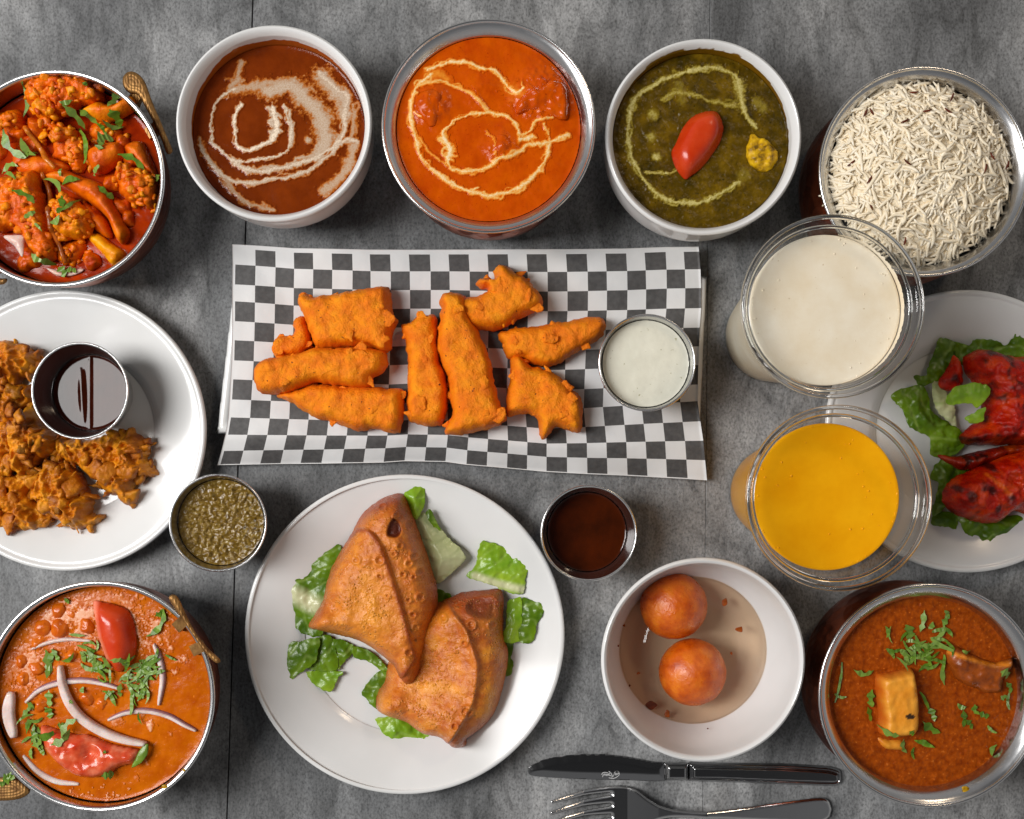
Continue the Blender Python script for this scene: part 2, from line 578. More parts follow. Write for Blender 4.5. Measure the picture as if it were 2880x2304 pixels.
MT['samosa'] = m.set(color=c, rough=m.ramp(m.noise(300, 3), [(0.35, (.24,) * 3 + (1,)), (0.65, (.5,) * 3 + (1,))]), normal=nb, spec=0.5)
MT['pakora'] = food('pakora_batter', [(0.25, lin((150, 72, 6))), (0.45, lin((206, 122, 14))), (0.7, lin((236, 160, 30)))], 70, rough=0.42, bscale=420, bstr=0.6, bdist=0.0014,
                    attr=[('brown', lin((112, 44, 14))), ('green', lin((86, 66, 14)))])
MT['gobi'] = food('spiced_cauliflower', [(0.25, lin((204, 74, 0))), (0.5, lin((238, 116, 0))), (0.75, lin((248, 150, 6)))], 70, rough=0.36, bscale=500, bstr=0.5, bdist=0.0012,
                  attr=[('red', lin((170, 34, 0))), ('yellow', lin((246, 176, 10)))], coat=0.0)
MT['tandoori'] = food('tandoori_chicken', [(0.25, lin((118, 6, 0))), (0.48, lin((180, 24, 0))), (0.72, lin((216, 70, 4)))], 90, rough=0.3, bscale=260, bstr=1.0, bdist=0.0012,
                      attr=[('char', lin((30, 8, 6))), ('orange', lin((214, 88, 12)))], coat=0.0, spec=.3)
MT['chunk'] = food('sauced_chicken', [(0.3, lin((178, 44, 2))), (0.7, lin((216, 84, 10)))], 90, rough=0.25, bscale=420, bstr=0.5, coat=0.2)
MT['meat'] = food('braised_meat', [(0.3, lin((110, 46, 8))), (0.7, lin((178, 88, 24)))], 90, rough=0.3, bscale=420, bstr=0.6, coat=0.2, attr=[('orange', lin((222, 130, 30)))])
MT['paneer'] = food('paneer', [(0.3, lin((226, 140, 34))), (0.7, lin((244, 172, 62)))], 80, rough=0.4, bscale=420, bstr=0.4, attr=[('red', lin((190, 70, 6))), ('char', lin((60, 40, 24)))])
MT['cheese'] = food('cheese_cube', [(0.34, lin((104, 76, 6))), (0.46, lin((188, 142, 10))), (0.7, lin((236, 190, 24)))], 190, rough=0.35, bscale=420, bstr=0.6)
MT['chickpea'] = food('chickpea', [(0.3, lin((186, 76, 0))), (0.7, lin((220, 116, 12)))], 120, rough=0.3, bscale=300, bstr=0.2, coat=0.2)
MT['tomato'] = food('tomato_skin', [(0.3, lin((184, 38, 6))), (0.7, lin((212, 72, 24)))], 40, rough=0.26, bscale=200, bstr=0.08, coat=0.0, spec=.45, attr=[('flesh', lin((238, 132, 104)))])
MT['flesh'] = food('tomato_flesh', [(0.3, lin((192, 48, 16))), (0.5, lin((210, 82, 46))), (0.75, lin((232, 132, 96)))], 110, rough=0.22, bscale=250, bstr=0.3, coat=0.3)
MT['onion'] = food('onion_slice', [(0.3, lin((204, 178, 168))), (0.7, lin((232, 218, 212)))], 90, sss=.3, rough=0.25, bscale=300, bstr=0.1, attr=[('purple', lin((112, 30, 66))), ('red', lin((216, 120, 60)))])
MT['gulab'] = food('syrup_ball', [(0.25, lin((170, 60, 2))), (0.5, lin((208, 94, 8))), (0.75, lin((232, 128, 24)))], 110, rough=0.34, bscale=420, bstr=0.6, bdist=0.0008, spec=.6)
MT['rice'] = food('basmati_rice', [(0.3, lin((236, 218, 184))), (0.7, lin((251, 243, 226)))], 220, rough=0.36, bscale=600, bstr=0.1)
MT['rice_core'] = food('rice_core', [(0.3, lin((226, 206, 170))), (0.7, lin((246, 236, 214)))], 420, rough=0.6)
MT['seed'] = food('cumin_seed', [(0.3, lin((70, 26, 12))), (0.7, lin((120, 50, 20)))], 200, rough=0.5)
m = Mat('cilantro')
oi = m.n('ShaderNodeObjectInfo')
c = m.ramp(m.noise(160, 4), [(0.3, lin((56, 90, 6))), (0.55, lin((96, 132, 22))), (0.8, lin((134, 160, 46)))])
c = m.mix(m.ramp(oi.outputs['Random'], [(0.3, (0, 0, 0, 1)), (1.0, (.7, .7, .7, 1))]), c, lin((134, 160, 76)))
MT['cilantro'] = m.set(color=c, rough=0.4, normal=m.bump(m.noise(500, 3), 0.3, 0.0006))


def lettuce(name, stops):
    m = Mat(name)
    c = m.ramp(m.noise(45, 4), stops)
    c = m.mix(m.attr('vein'), c, lin((168, 196, 96)))
    c = m.mix(m.attr('rib'), c, lin((222, 222, 178)))
    t = m.n('ShaderNodeBsdfTranslucent'); m.l(c, t.inputs[0])
    mx = m.n('ShaderNodeMixShader'); mx.inputs[0].default_value = 0.22
    mm = m.set(color=c, rough=0.34, normal=m.bump(m.noise(260, 4), 0.35, 0.001), coat=0.15)
    m.l(m.b.outputs[0], mx.inputs[1]); m.l(t.outputs[0], mx.inputs[2]); m.l(mx.outputs[0], m.out.inputs[0])
    return mm


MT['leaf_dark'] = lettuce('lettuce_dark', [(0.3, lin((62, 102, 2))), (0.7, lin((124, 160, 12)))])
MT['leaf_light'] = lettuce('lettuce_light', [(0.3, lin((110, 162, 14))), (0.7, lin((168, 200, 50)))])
MT['leaf_pale'] = lettuce('lettuce_pale', [(0.3, lin((196, 206, 140))), (0.7, lin((222, 224, 178)))])


def clear(name, tint, ior=1.45, boost=0.55):
    m = Mat(name)
    m.t.nodes.remove(m.b)
    tr = m.n('ShaderNodeBsdfTransparent'); tr.inputs[0].default_value = tint
    gl = m.n('ShaderNodeBsdfGlossy'); gl.inputs['Roughness'].default_value = 0.03
    lw = m.n('ShaderNodeLayerWeight'); lw.inputs[0].default_value = 0.5
    pw = m.n('ShaderNodeMath', operation='POWER'); pw.inputs[1].default_value = 5.0
    m.l(lw.outputs['Facing'], pw.inputs[0])
    mu = m.n('ShaderNodeMath', operation='MULTIPLY_ADD'); mu.use_clamp = True; mu.inputs[1].default_value = boost; mu.inputs[2].default_value = ((ior - 1) / (ior + 1)) ** 2
    m.l(pw.outputs[0], mu.inputs[0])
    mx = m.n('ShaderNodeMixShader')
    m.l(mu.outputs[0], mx.inputs[0]); m.l(tr.outputs[0], mx.inputs[1]); m.l(gl.outputs[0], mx.inputs[2]); m.l(mx.outputs[0], m.out.inputs[0])
    return m.m


MT['plastic'] = clear('clear_plastic', (0.985, 0.988, 0.985, 1), 1.45, 0.10)
m = Mat('clear_rim_plastic')
MT['rim_plastic'] = m.set(color=(0.96, 0.965, 0.96, 1), rough=0.03, trans=1.0, ior=1.47)
MT['syrup'] = clear('sugar_syrup', (0.955, 0.885, 0.80, 1), 1.36, 0.3)

# ================================================================== the table top
def seam(px0, py0, px1, py1, Y):
    a, b = at(px0, py0), at(px1, py1)
    return a[0] + (b[0] - a[0]) * (Y - a[1]) / (b[1] - a[1])


TX0, TX1, TY0, TY1 = -0.62, 0.62, -0.52, 0.60
v, f = box_mesh((TX0, TY0, -0.045), (TX1, TY1, -0.004))
table = mesh('tabletop', v, f, MT['groove'], smooth=False)
tag(table, 'grey concrete-look tabletop of wide boards under all the dishes', 'table', kind='structure')
S1 = [seam(697, 450, 638, 2304, y) for y in (TY0, TY1)]
S2 = [seam(1992, 600, 1977, 2304, y) for y in (TY0, TY1)]
g1, g2 = 0.0004, 0.0001
for (l0, l1), (r0, r1) in (((TX0, TX0), (S1[0] - g1, S1[1] - g1)), ((S1[0] + g1, S1[1] + g1), (S2[0] - g2, S2[1] - g2)), ((S2[0] + g2, S2[1] + g2), (TX1, TX1))):
    b = 0.0003
    def ring(i, z): return [(l0 + i, TY0 + i, z), (r0 - i, TY0 + i, z), (r1 - i, TY1 - i, z), (l1 + i, TY1 - i, z)]
    v = ring(0, -0.0039) + ring(0, -b) + ring(b, 0)
    f = [[3, 2, 1, 0], [8, 9, 10, 11]]
    for q in (0, 4):
        for i in range(4):
            j = (i + 1) % 4
            f.append([q + i, q + j, q + 4 + j, q + 4 + i])
    mesh('board', v, f, MT['table'], parent=table, smooth=False)

# ================================================================== vessels
def center(px, py, z):
    c = at(px, py, z)
    return c[0], c[1]


CUPB_IN = [(0.0, 0.0085), (0.028, 0.0092), (0.0420, 0.0155), (0.0505, 0.0270), (0.0540, 0.0400), (0.0555, 0.0530), (0.0565, 0.0655)]
CUPB_OUT = [(0.0, 0.003), (0.030, 0.003), (0.031, 0.0), (0.035, 0.0), (0.036, 0.003), (0.0460, 0.0095), (0.0545, 0.0210), (0.0590, 0.0350), (0.0606, 0.0500), (0.0612, 0.0655)]
BOWL_IN = [(0.0, 0.0085), (0.018, 0.0088), (0.030, 0.0105), (0.0385, 0.0155), (0.0455, 0.0265), (0.0515, 0.0400), (0.0555, 0.0530), (0.0578, 0.0655)]
BOWL_OUT = [(0.0, 0.003), (0.026, 0.003), (0.027, 0.0), (0.031, 0.0), (0.032, 0.003), (0.0405, 0.0085), (0.0480, 0.0200), (0.0545, 0.0350), (0.0590, 0.0520), (0.0612, 0.0655)]
RIM_TOP = [(0.0616, 0.0680), (0.0612, 0.0694), (0.0600, 0.0700), (0.0588, 0.0693), (0.0580, 0.0675)]


def inner_r(prof, z):
    p = np.asarray(prof)
    return float(np.interp(z, p[:, 1], p[:, 0]))


def ceramic_bowl(px, py, rpx, label, mat_in='ceramic', splash_to=None, seed=0, IN=None, OUT=None):
    zr = 0.07
    IN = IN or BOWL_IN
    OUT = OUT or BOWL_OUT
    cx, cy = center(px, py, zr)
    s = rpx * K * (H - zr) / H / 0.0616
    o = empty('bowl', (cx, cy, 0))
    tag(o, label, 'bowl', 'small white ceramic bowls')
    prof = np.vstack([smooth_prof(OUT[4:], 4), RIM_TOP[:3]])
    prof = np.vstack([OUT[:4], prof]) * [s, 1]
    v, f = lathe(prof, (cx, cy, 0))
    mesh('outer_wall', v, f, MT['ceramic'], o)
    pin = np.vstack([RIM_TOP[2:], smooth_prof(IN[::-1], 8)]) * [s, 1]
    v, f = lathe(pin, (cx, cy, 0), 160)
    at_ = None
    if splash_to:
        zz = v[:, 2]
        th = np.arctan2(v[:, 1] - cy, v[:, 0] - cx)
        lim = splash_to + 0.0085 * np.clip(np.sin(th - 0.15), 0, 1) * (0.8 + 0.5 * fbm(np.stack([np.cos(th) * 3, np.sin(th) * 3, 0 * th + seed], 1), 3)) \
            + 0.0012 * fbm(np.stack([np.cos(th) * 14, np.sin(th) * 14, 0 * th + seed], 1), 3)
        at_ = dict(splash=np.clip(0.5 + (lim - zz) / 0.0012, 0, 1))
    mesh('inner_wall', v, f, MT[mat_in], o, attrs=at_)
    return (cx, cy), s


def soup(name, mat, c, r, z, hf=None, res=0.0006, attrs=None, depth=0.004, label=None, cat=None, group=None):
    """a filling whose flat underside lies depth below its surface"""
    rr = r
    edge = (lambda d: 0.0006 * np.exp(-d / 0.0012))
    q = pillow(circle(c, rr, 128), z - depth, lambda x, y, d: (hf(x, y, d) if hf is not None else 0) * np.clip(d / 0.003, 0, 1) + edge(d), res, e=depth, w=0.012)
    a = {k: fn(q['x'], q['y'], q['d']) for k, fn in (attrs or {}).items()}
    o = mesh(name, q['v'], q['f'], MT[mat], attrs=a)
    tag(o, label, cat, group)
    return o, q


def strokes(fr, z, lines, blobs=(), warp=0.0020, ws=170, ragged=0.55, seed=1):
    """cream drizzle or painted sheen along lines [(pts, width px, strength)] -> attribute function"""
    def fn(x, y, d):
        wx = x + warp * fbm(P3(x, y, ws, seed), 4, .65)
        wy = y + warp * fbm(P3(x, y, ws, seed + 5), 4, .65)
        p = np.stack([wx, wy], 1)
        n1 = fbm(P3(x, y, 520, seed + 2), 4, .75)
        n2 = fbm(P3(x, y, 110, seed + 3), 2)
        out = np.zeros(len(x))
        strands = []
        rs_ = np.random.default_rng(int(seed * 10))
        for pts, wd, st in lines:
            c0 = smooth_prof(fp(fr, pts, z), 5)
            if wd > 58: strands.append((c0, wd, st)); continue
            for j in range(3):
                s_al = np.arange(len(c0)) * .35
                amp = flen(fr, max(wd, 22), z) * (.25 if j == 0 else 1.5)
                off = np.stack([perlin(np.stack([s_al, 0 * s_al + 9.1 * j + wd, 0 * s_al + st * 7], 1)), perlin(np.stack([s_al + 40, 0 * s_al + 5.3 * j + wd, 0 * s_al], 1))], 1) * amp
                strands.append((c0 + off, wd * (.74, .42, .34)[j], st * (1, .8, .62)[j]))
        for c, wd, st in strands:
            near = (wx > c[:, 0].min() - .01) & (wx < c[:, 0].max() + .01) & (wy > c[:, 1].min() - .01) & (wy < c[:, 1].max() + .01)
            if not near.any(): continue
            dist, _ = seg_near(p[near], c, closed=False)
            hw = flen(fr, wd, z) / 2 * (0.85 + 0.75 * n2[near])
            val = (1 - dist / (hw * 2.1)) * 1.3 + ragged * n1[near] * (0.35 + dist / hw)
            out[near] = np.maximum(out[near], np.clip(val, 0, 1) * st)
        for (bx, by, br), st in blobs:
            c = fp(fr, [(bx, by)], z)[0]
            dist = np.hypot(wx - c[0], wy - c[1])
            out = np.maximum(out, np.clip((1 - dist / flen(fr, br, z)) * 1.6 + ragged * n1, 0, 1) * st)
        return out * np.clip(d / 0.001, 0, 1)
    return fn


def cream_part(name, parent, q, cream, mat, lift=0.00025, thr=0.08):
    """the drizzle or painted sheen as a thin part of its own, riding on the gravy surface"""
    nt_ = q['nt']
    f = q['f'][:len(q['f']) // 2]
    keep = (cream[f].max(1) > thr)
    f = f[keep]
    us = np.unique(f)
    rm = np.full(len(q['v']), -1); rm[us] = np.arange(len(us))
    v = q['v'][us].copy()
    v[:, 2] += lift + 0.0004 * np.clip(cream[us], 0, 1)
    return mesh(name, v, rm[f], MT[mat], parent, attrs=dict(cream=cream[us]))


# ---- dal bowl, spinach bowl, syrup bowl
cD, sD = ceramic_bowl(770, 346, 277, 'white ceramic bowl filled with dark brown cream-swirled lentil soup', 'splash', 0.0530, 1, CUPB_IN, CUPB_OUT)
cG, sG = ceramic_bowl(1979, 384, 277, 'white ceramic bowl filled with dark green spinach curry', 'splash_green', 0.0590, 2, CUPB_IN, CUPB_OUT)
cJ, sJ = ceramic_bowl(1979, 1857, 288, 'white ceramic bowl holding two syrup-soaked balls')

zD = 0.0515
f_dal = strokes('B', zD, [
    ([(1190, 470), (1250, 520), (1330, 590), (1400, 640), (1380, 760), (1375, 900), (1300, 1010), (1180, 1090), (1010, 1150), (860, 1185), (720, 1200), (620, 1175), (540, 1110)], 46, .85),
    ([(1230, 500), (1300, 600), (1370, 640), (1390, 760)], 110, .72),
    ([(520, 600), (700, 565), (850, 540), (960, 570)], 60, .6),
    ([(830, 600), (980, 570), (1100, 680), (1190, 790), (1230, 900), (1230, 1000), (1190, 1070)], 120, .72),
    ([(560, 590), (470, 640), (400, 730), (385, 860), (400, 990), (470, 1050), (560, 1120), (700, 1120), (850, 1090), (950, 1040), (975, 930), (955, 800), (920, 700)], 22, .9),
    ([(970, 760), (985, 900), (980, 1010)], 36, .8),
    ([(610, 700), (560, 770), (560, 900), (580, 1000), (640, 1040), (760, 1010), (850, 950), (870, 890)], 30, 1.0),
    ([(850, 720), (860, 800), (880, 900), (840, 960)], 56, 1.0),
    ([(300, 1000), (350, 1100), (450, 1210), (540, 1270), (650, 1285), (850, 1260), (1050, 1220), (1180, 1150), (1280, 1060), (1400, 960), (1470, 980)], 40, .82),
    ([(290, 960), (350, 1100), (480, 1260), (570, 1370), (640, 1430), (740, 1470), (850, 1495)], 42, .6),
    ([(1450, 1020), (1400, 1180), (1310, 1290), (1220, 1340)], 70, .62),
    ([(600, 390), (590, 480), (530, 570)], 55, .6), ([(1440, 700), (1450, 850), (1420, 960)], 50, .55)],
    [((1110, 970, 40), .7)], seed=1)
f_dal_h = lambda x, y, d: 0.00025 * fbm(P3(x, y, 90, 3), 3)
o, q = soup('lentil_soup', 'dal', cD, inner_r(CUPB_IN, zD) * sD - 0.0002, zD, f_dal_h, label='dark brown creamy lentil soup in a white bowl', cat='soup',
            attrs=dict(cream=lambda x, y, d: 0 * x))
cream_part('cream_swirl', o, q, f_dal(q['x'], q['y'], q['d']), 'dal')

zG = 0.0578
f_pal = strokes('G', zG, [
    ([(1300, 780), (1200, 650), (1170, 480), (1110, 350), (920, 310), (740, 345), (560, 410), (400, 510), (320, 620), (300, 760), (300, 900), (340, 1040), (400, 1150), (480, 1260), (580, 1330), (740, 1370), (900, 1350), (1020, 1290), (1160, 1210)], 40, .8),
    ([(560, 560), (700, 500), (860, 540), (1000, 585), (1140, 610)], 34, .6), ([(430, 1120), (560, 1140), (680, 1110)], 16, .7),
    ([(1160, 420), (1190, 560)], 60, .7), ([(700, 430), (720, 560)], 60, .35), ([(1290, 580), (1350, 620)], 60, .4)],
    [((490, 680, 60), .6), ((480, 850, 55), .6), ((520, 1010, 45), .75), ((1200, 1150, 80), .35)], ragged=0.8, seed=4)
h_pal = lambda x, y, d: 0.0012 * fbm(P3(x, y, 150, 5), 4) + 0.0008 * np.clip(fbm(P3(x, y, 400, 6), 2), 0, 1)
o, q = soup('spinach_curry', 'palak', cG, inner_r(CUPB_IN, zG) * sG - 0.0002, zG, h_pal, label='dark green spinach curry with a pale cream ring in a white bowl', cat='curry',
            attrs=dict(cream=lambda x, y, d: 0 * x))
cream_part('cream_swirl', o, q, f_pal(q['x'], q['y'], q['d']), 'palak')


def lump(name, fr, pts, z0, h, mat, label, cat, group=None, wd=None, rough=0.0006, edge_amp=0.0004, res=0.0009, e=None, attrs=None, seed=0, hf=None, zadd=None, n=6,
         zref=None, nscale=160, cells=None, parent=None, tension=1.0, thin=None, escale=240, smooth=6, ridge=None):
    """one piece of food traced as an outline with its own height, relief and distance"""
    zr = zref if zref is not None else z0 + h * 0.6
    out = smooth_closed(fp(fr, pts, zr), n, tension)
    out = rough_edge(out, edge_amp, escale, seed)
    e = h * 0.35 if e is None else e
    size = min(np.ptp(out[:, 0]), np.ptp(out[:, 1]))
    wd = wd or size * 0.33
    base = dome(h - e, wd)

    def full(x, y, d):
        r = 0 * x
        fade = np.clip(d / (wd * 0.5), 0, 1)
        r = r + rough * fbm(P3(x, y, nscale, seed), 4) * fade * 2
        if cells:
            for cs_, ca_ in ((cells[0], cells[1]), (cells[0] * 2.3, cells[1] * .45)):
                cd = cell(np.stack([x * cs_, y * cs_, r * cs_ + seed + base(x, y, d) * cs_ * .6], 1))
                r = r + ca_ * (np.sqrt(np.clip(1 - (cd / .8) ** 2, 0, 1)) - .6) * fade
        if ridge:
            for k_, (rs_, ra_) in enumerate(ridge):
                r = r + ra_ * (0.35 - 2 * np.abs(fbm(P3(x, y, rs_, seed + 3.7 * k_), 2))) * fade
        if hf is not None: r = r + hf(x, y, d)
        return r
    q = pillow(out, z0, full, res, e=e, w=wd * 0.6, zadd=zadd, thin=thin, base=base, smooth=smooth)
    a = {k: fn(q['x'], q['y'], q['d']) for k, fn in (attrs or {}).items()}
    o = mesh(name, q['v'], q['f'], MT[mat], parent, attrs=a)
    if parent is None: tag(o, label, cat, group)
    HM.append((q['x'], q['y'], q['v'][:, 2]))
    return o, q


HM = []


def top_z(x, y, default, r=0.0016):
    z = default
    for X, Y, Z in HM:
        if x < X.min() - r or x > X.max() + r or y < Y.min() - r or y > Y.max() + r: continue
        k = (np.abs(X - x) < r) & (np.abs(Y - y) < r)
        if k.any(): z = max(z, float(Z[k].max()))
    return z


nz = lambda s, seed, lo, hi: (lambda x, y, d: np.clip((fbm(P3(x, y, s, seed), 4) - lo) / (hi - lo), 0, 1))

lump('tomato_half', 'G', [(750, 1165), (680, 1080), (645, 960), (680, 880), (740, 750), (830, 660), (950, 625), (1020, 650), (1055, 760), (1030, 870), (960, 980), (880, 1080), (800, 1140)],
     zG - 0.001, 0.0125, 'tomato', 'halved red tomato lying cut side down on the spinach curry', 'tomato', wd=0.0072, rough=0.0001, edge_amp=0, e=0.002, smooth=40)
lump('cheese_cube', 'G', [(1225, 960), (1260, 830), (1330, 850), (1400, 880), (1470, 960), (1470, 1040), (1400, 1110), (1310, 1110), (1240, 1040)],
     zG - 0.002, 0.0062, 'cheese', 'yellow cheese cube half sunk in the spinach curry', 'cheese', wd=0.004, rough=0.0022, nscale=260, edge_amp=0.0016, seed=3)

# ---- syrup with two balls
zJ = 0.0300
rs = inner_r(BOWL_IN, zJ) * sJ - 0.0003
pr_ = np.vstack([[(0.0001, 0.0092)], [(0.018 * sJ, 0.0096), (0.030 * sJ, 0.0114), (0.0385 * sJ - 0.0005, 0.0165), (0.0455 * sJ - 0.0006, 0.0272), (rs, zJ), (rs * 0.5, zJ), (0.0001, zJ)]])
v, f = lathe(pr_, (cJ[0], cJ[1], 0), 128)
o = mesh('sugar_syrup', v, f, MT['syrup'])
tag(o, 'thin clear amber syrup pooled in the white bowl', 'syrup')
for i, (bx, by, lab) in enumerate(((652, 455, 'round brown milk ball in syrup resting against the bowl wall'), (800, 975, 'round orange-brown milk ball in syrup nearer the middle of its bowl'))):
    zc = 0.0318
    c = fp('J', [(bx, by)], zc)[0]
    rb = flen('J', 261, zc)
    t = np.linspace(-math.pi / 2, math.pi / 2, 40)
    v, f = lathe(np.stack([rb * np.cos(t) + 1e-5, rb * 0.97 * np.sin(t)], 1), (c[0], c[1], zc), 72)
    d3 = v - np.array([c[0], c[1], zc])
    n_ = d3 / np.linalg.norm(d3, axis=1)[:, None]
    v = v + n_ * (0.0005 * fbm(v * 90 + i * 5, 3) + 0.00025 * fbm(v * 420, 2))[:, None]
    tag(mesh('milk_ball', v, f, MT['gulab']), lab, 'dessert', 'milk balls in syrup')
for i, (bx, by, r_) in enumerate(((1050, 430, 40), (1170, 640, 26), (1105, 830, 16), (480, 1235, 36), (605, 1305, 34), (265, 610, 12), (220, 770, 10), (375, 985, 12), (310, 1080, 12), (920, 1418, 8))):
    z = zJ + .0002 if i < 5 else zJ + .0003
    p0 = fp('J', [(bx, by)], z)[0]
    rr = np.hypot(p0[0] - cJ[0], p0[1] - cJ[1])
    if rr > rs: z = float(np.interp(rr, [a * sJ for a, b in BOWL_IN], [b for a, b in BOWL_IN])) + 0.0006
    a = np.linspace(0, 2 * math.pi, 7, endpoint=False)
    pts = [(bx + r_ * (0.6 + 0.5 * random.random()) * math.cos(t) * (1.3 if i % 2 else .8), by + r_ * (0.6 + 0.5 * random.random()) * math.sin(t)) for t in a]
    lump('pistachio_flake', 'J', pts, z - 0.0001, 0.0005, 'seed' if i in (3, 8, 9) else 'meat', 'small nut crumb floating in the bowl of syrup', 'nut crumb', 'nut crumbs in the syrup', rough=0, edge_amp=0, res=0.0005, attrs=dict(orange=lambda x, y, d: 0 * x))

# ---- metal serving pots
def handi(px, py, rpx, belly, label, zr=0.08, zfl=0.0745, rin=None):
    cx, cy = center(px, py, zr)
    R = rpx * K * (H - zr) / H
    rin = R * 0.87 if rin is None else rin
    o = empty('serving_pot', (cx, cy, 0))
    tag(o, label, 'pot', 'copper-bodied serving pots')
    body = smooth_prof([(0.0001, 0.001), (0.040, 0.0), (belly * 0.83, 0.006), (belly * 0.97, 0.020), (belly, 0.033), (belly * 0.96, 0.048), (R * 0.86, 0.060), (R * 0.88, 0.068), (R * 0.955, 0.0755)], 6)
    v, f = lathe(body, (cx, cy, 0))
    mesh('copper_body', v, f, MT['copper'], o)
    lip = smooth_prof([(R * 0.958, 0.0757), (R * 0.985, 0.0768), (R, 0.0785), (R * 0.994, 0.0798), (R * 0.978, 0.0800), (R * 0.965, 0.0790)], 5)
    v, f = lathe(lip, (cx, cy, 0), 144)
    mesh('rim', v, f, MT['polish'], o)
    fl = smooth_prof([(R * 0.9655, 0.0789), (R * 0.93, 0.0775), (rin + 0.0012, zfl), (rin, zfl - 0.0025), (rin - 0.001, zfl - 0.010), (rin + 0.001, 0.050), (belly * 0.9, 0.030), (belly * 0.7, 0.008), (0.0001, 0.006)], 5)
    v, f = lathe(fl, (cx, cy, 0), 144)
    mesh('steel_liner', v, f, MT['steel'], o)
    return (cx, cy), R, rin


cC, RC, rC = handi(1374, 354, 302, 0.0595, 'steel-rimmed copper pot of orange butter curry with a cream spiral')
cR, RR, rR = handi(2600, 482, 297, 0.0630, 'steel-rimmed copper pot heaped with white rice')
cL, RL, rL = handi(2618, 1957, 316, 0.0655, 'steel-rimmed copper pot of brown curry topped with chopped herbs', rin=316 * K * 0.9 * 0.872)

zC = 0.0715
f_but = strokes('C', zC, [
    ([(410, 430), (530, 390), (680, 372), (800, 420), (910, 440), (980, 530), (1060, 600), (1110, 560)], 30, .9),
    ([(440, 460), (340, 560), (300, 660), (300, 800), (340, 950), (370, 1060), (480, 1170), (600, 1260), (760, 1320), (880, 1340), (1010, 1310), (1130, 1250), (1220, 1160), (1280, 1060), (1300, 970)], 34, .88),
    ([(420, 480), (500, 460), (560, 500)], 60, .45), ([(1000, 560), (1100, 620), (1200, 690)], 90, .3),
    ([(330, 560), (500, 510), (620, 550), (740, 610), (850, 720)], 26, .75),
    ([(540, 960), (540, 870), (620, 800), (740, 750), (860, 740), (1000, 770), (1060, 830), (1080, 890)], 24, .9),
    ([(1080, 890), (1160, 880), (1200, 800), (1330, 780)], 18, .8), ([(540, 930), (580, 1000), (560, 1080)], 56, .95),
    ([(560, 1080), (600, 1150), (730, 1160), (850, 1140), (930, 1080), (1060, 1040), (1140, 980), (1260, 960), (1430, 905)], 32, .85),
    ([(560, 1120), (430, 1020), (350, 900), (310, 830)], 18, .6), ([(590, 1230), (680, 1300), (790, 1280)], 18, .9),
    ([(1080, 940), (1170, 920)], 50, .9), ([(1260, 820), (1290, 900), (1300, 960)], 16, .8), ([(840, 870), (910, 960), (900, 1050)], 16, .6), ([(330, 740), (430, 810)], 16, .8)], seed=9)


def h_but(x, y, d):
    h = 0.0006 * fbm(P3(x, y, 110, 2), 4)
    for bx, by, br, bh in ((450, 690, 130, .0035), (1250, 600, 190, .0045), (960, 980, 120, .002), (800, 560, 130, .0012)):
        c = fp('C', [(bx, by)], zC)[0]
        rr = np.hypot(x - c[0], y - c[1]) / flen('C', br, zC)
        h = h + bh * np.exp(-rr ** 2.5) * (1 + 0.5 * fbm(P3(x, y, 220, bx), 3))
    return h


o, q = soup('butter_curry', 'butter', cC, rC - 0.0003, zC, h_but, label='orange butter curry swirled with white cream in a copper pot', cat='curry', attrs=dict(cream=lambda x, y, d: 0 * x))
cream_part('cream_swirl', o, q, f_but(q['x'], q['y'], q['d']), 'butter')
for i, pts in enumerate(([(1280, 520), (1330, 490), (1420, 530), (1445, 640), (1430, 780), (1330, 770), (1200, 720), (1060, 740), (1080, 640), (1160, 560)],
                         [(330, 640), (400, 570), (500, 580), (520, 680), (490, 800), (430, 830), (350, 740)],
                         [(1000, 900), (930, 880), (870, 960), (900, 1050), (1000, 1040), (1060, 960)])):
    lump('chicken_chunk', 'C', pts, zC - 0.001, (0.0072, 0.0058, 0.0035)[i], 'butter',
         ('large chicken piece under sauce against the pot wall in the butter curry', 'rounded chicken piece beside the left cream loop of the butter curry', 'small chicken piece inside the inner cream loop of the butter curry')[i],
         'chicken', 'chicken pieces in the butter curry', wd=0.0065, rough=0.0016, nscale=130, edge_amp=0.0014, seed=11 + i)

# ---- rice
zR = 0.071
R0 = 0.0556
dz = lambda r: zR + 0.019 * (1 - np.clip(r / R0, 0, 1) ** 2.2)
rc = np.array([cR[0] - 0.0004, cR[1] + 0.0008])
rice = empty('rice_mound', (rc[0], rc[1], zR - 0.01))
tag(rice, 'heap of loose white basmati rice with dark seeds in a copper pot', 'rice')
q = pillow(circle(rc, R0 * 0.955, 72), zR - 0.008, lambda x, y, d: dz(np.hypot(x - rc[0], y - rc[1])) - zR + 0.001 * fbm(P3(x, y, 160, 2), 3) - 0.0003, 0.002, e=0.008, w=0.01)
mesh('rice_core', q['v'], q['f'], MT['rice_core'], rice)


def grain_mesh(L, r, bend, k=6, m=6):
    v, f = [], []
    for i in range(m + 1):
        t = i / m
        rr = r * max(0.25, math.sin(math.pi * (0.08 + 0.84 * t))) ** 0.6
        x = (t - 0.5) * L
        yb = bend * (4 * (t - .5) ** 2)
        for j in range(k):
            a = 2 * math.pi * j / k
            v.append((x, yb + rr * math.cos(a), rr * 0.9 * math.sin(a)))
    for i in range(m):
        for j in range(k):
            f.append([i * k + j, i * k + (j + 1) % k, (i + 1) * k + (j + 1) % k, (i + 1) * k + j])
    f.append(list(range(k))[::-1]); f.append([m * k + j for j in range(k)])
    return np.array(v), f


variants = [grain_mesh(random.uniform(.0110, .0175), random.uniform(.00092, .00122), random.uniform(-.0026, .0026)) for _ in range(8)]


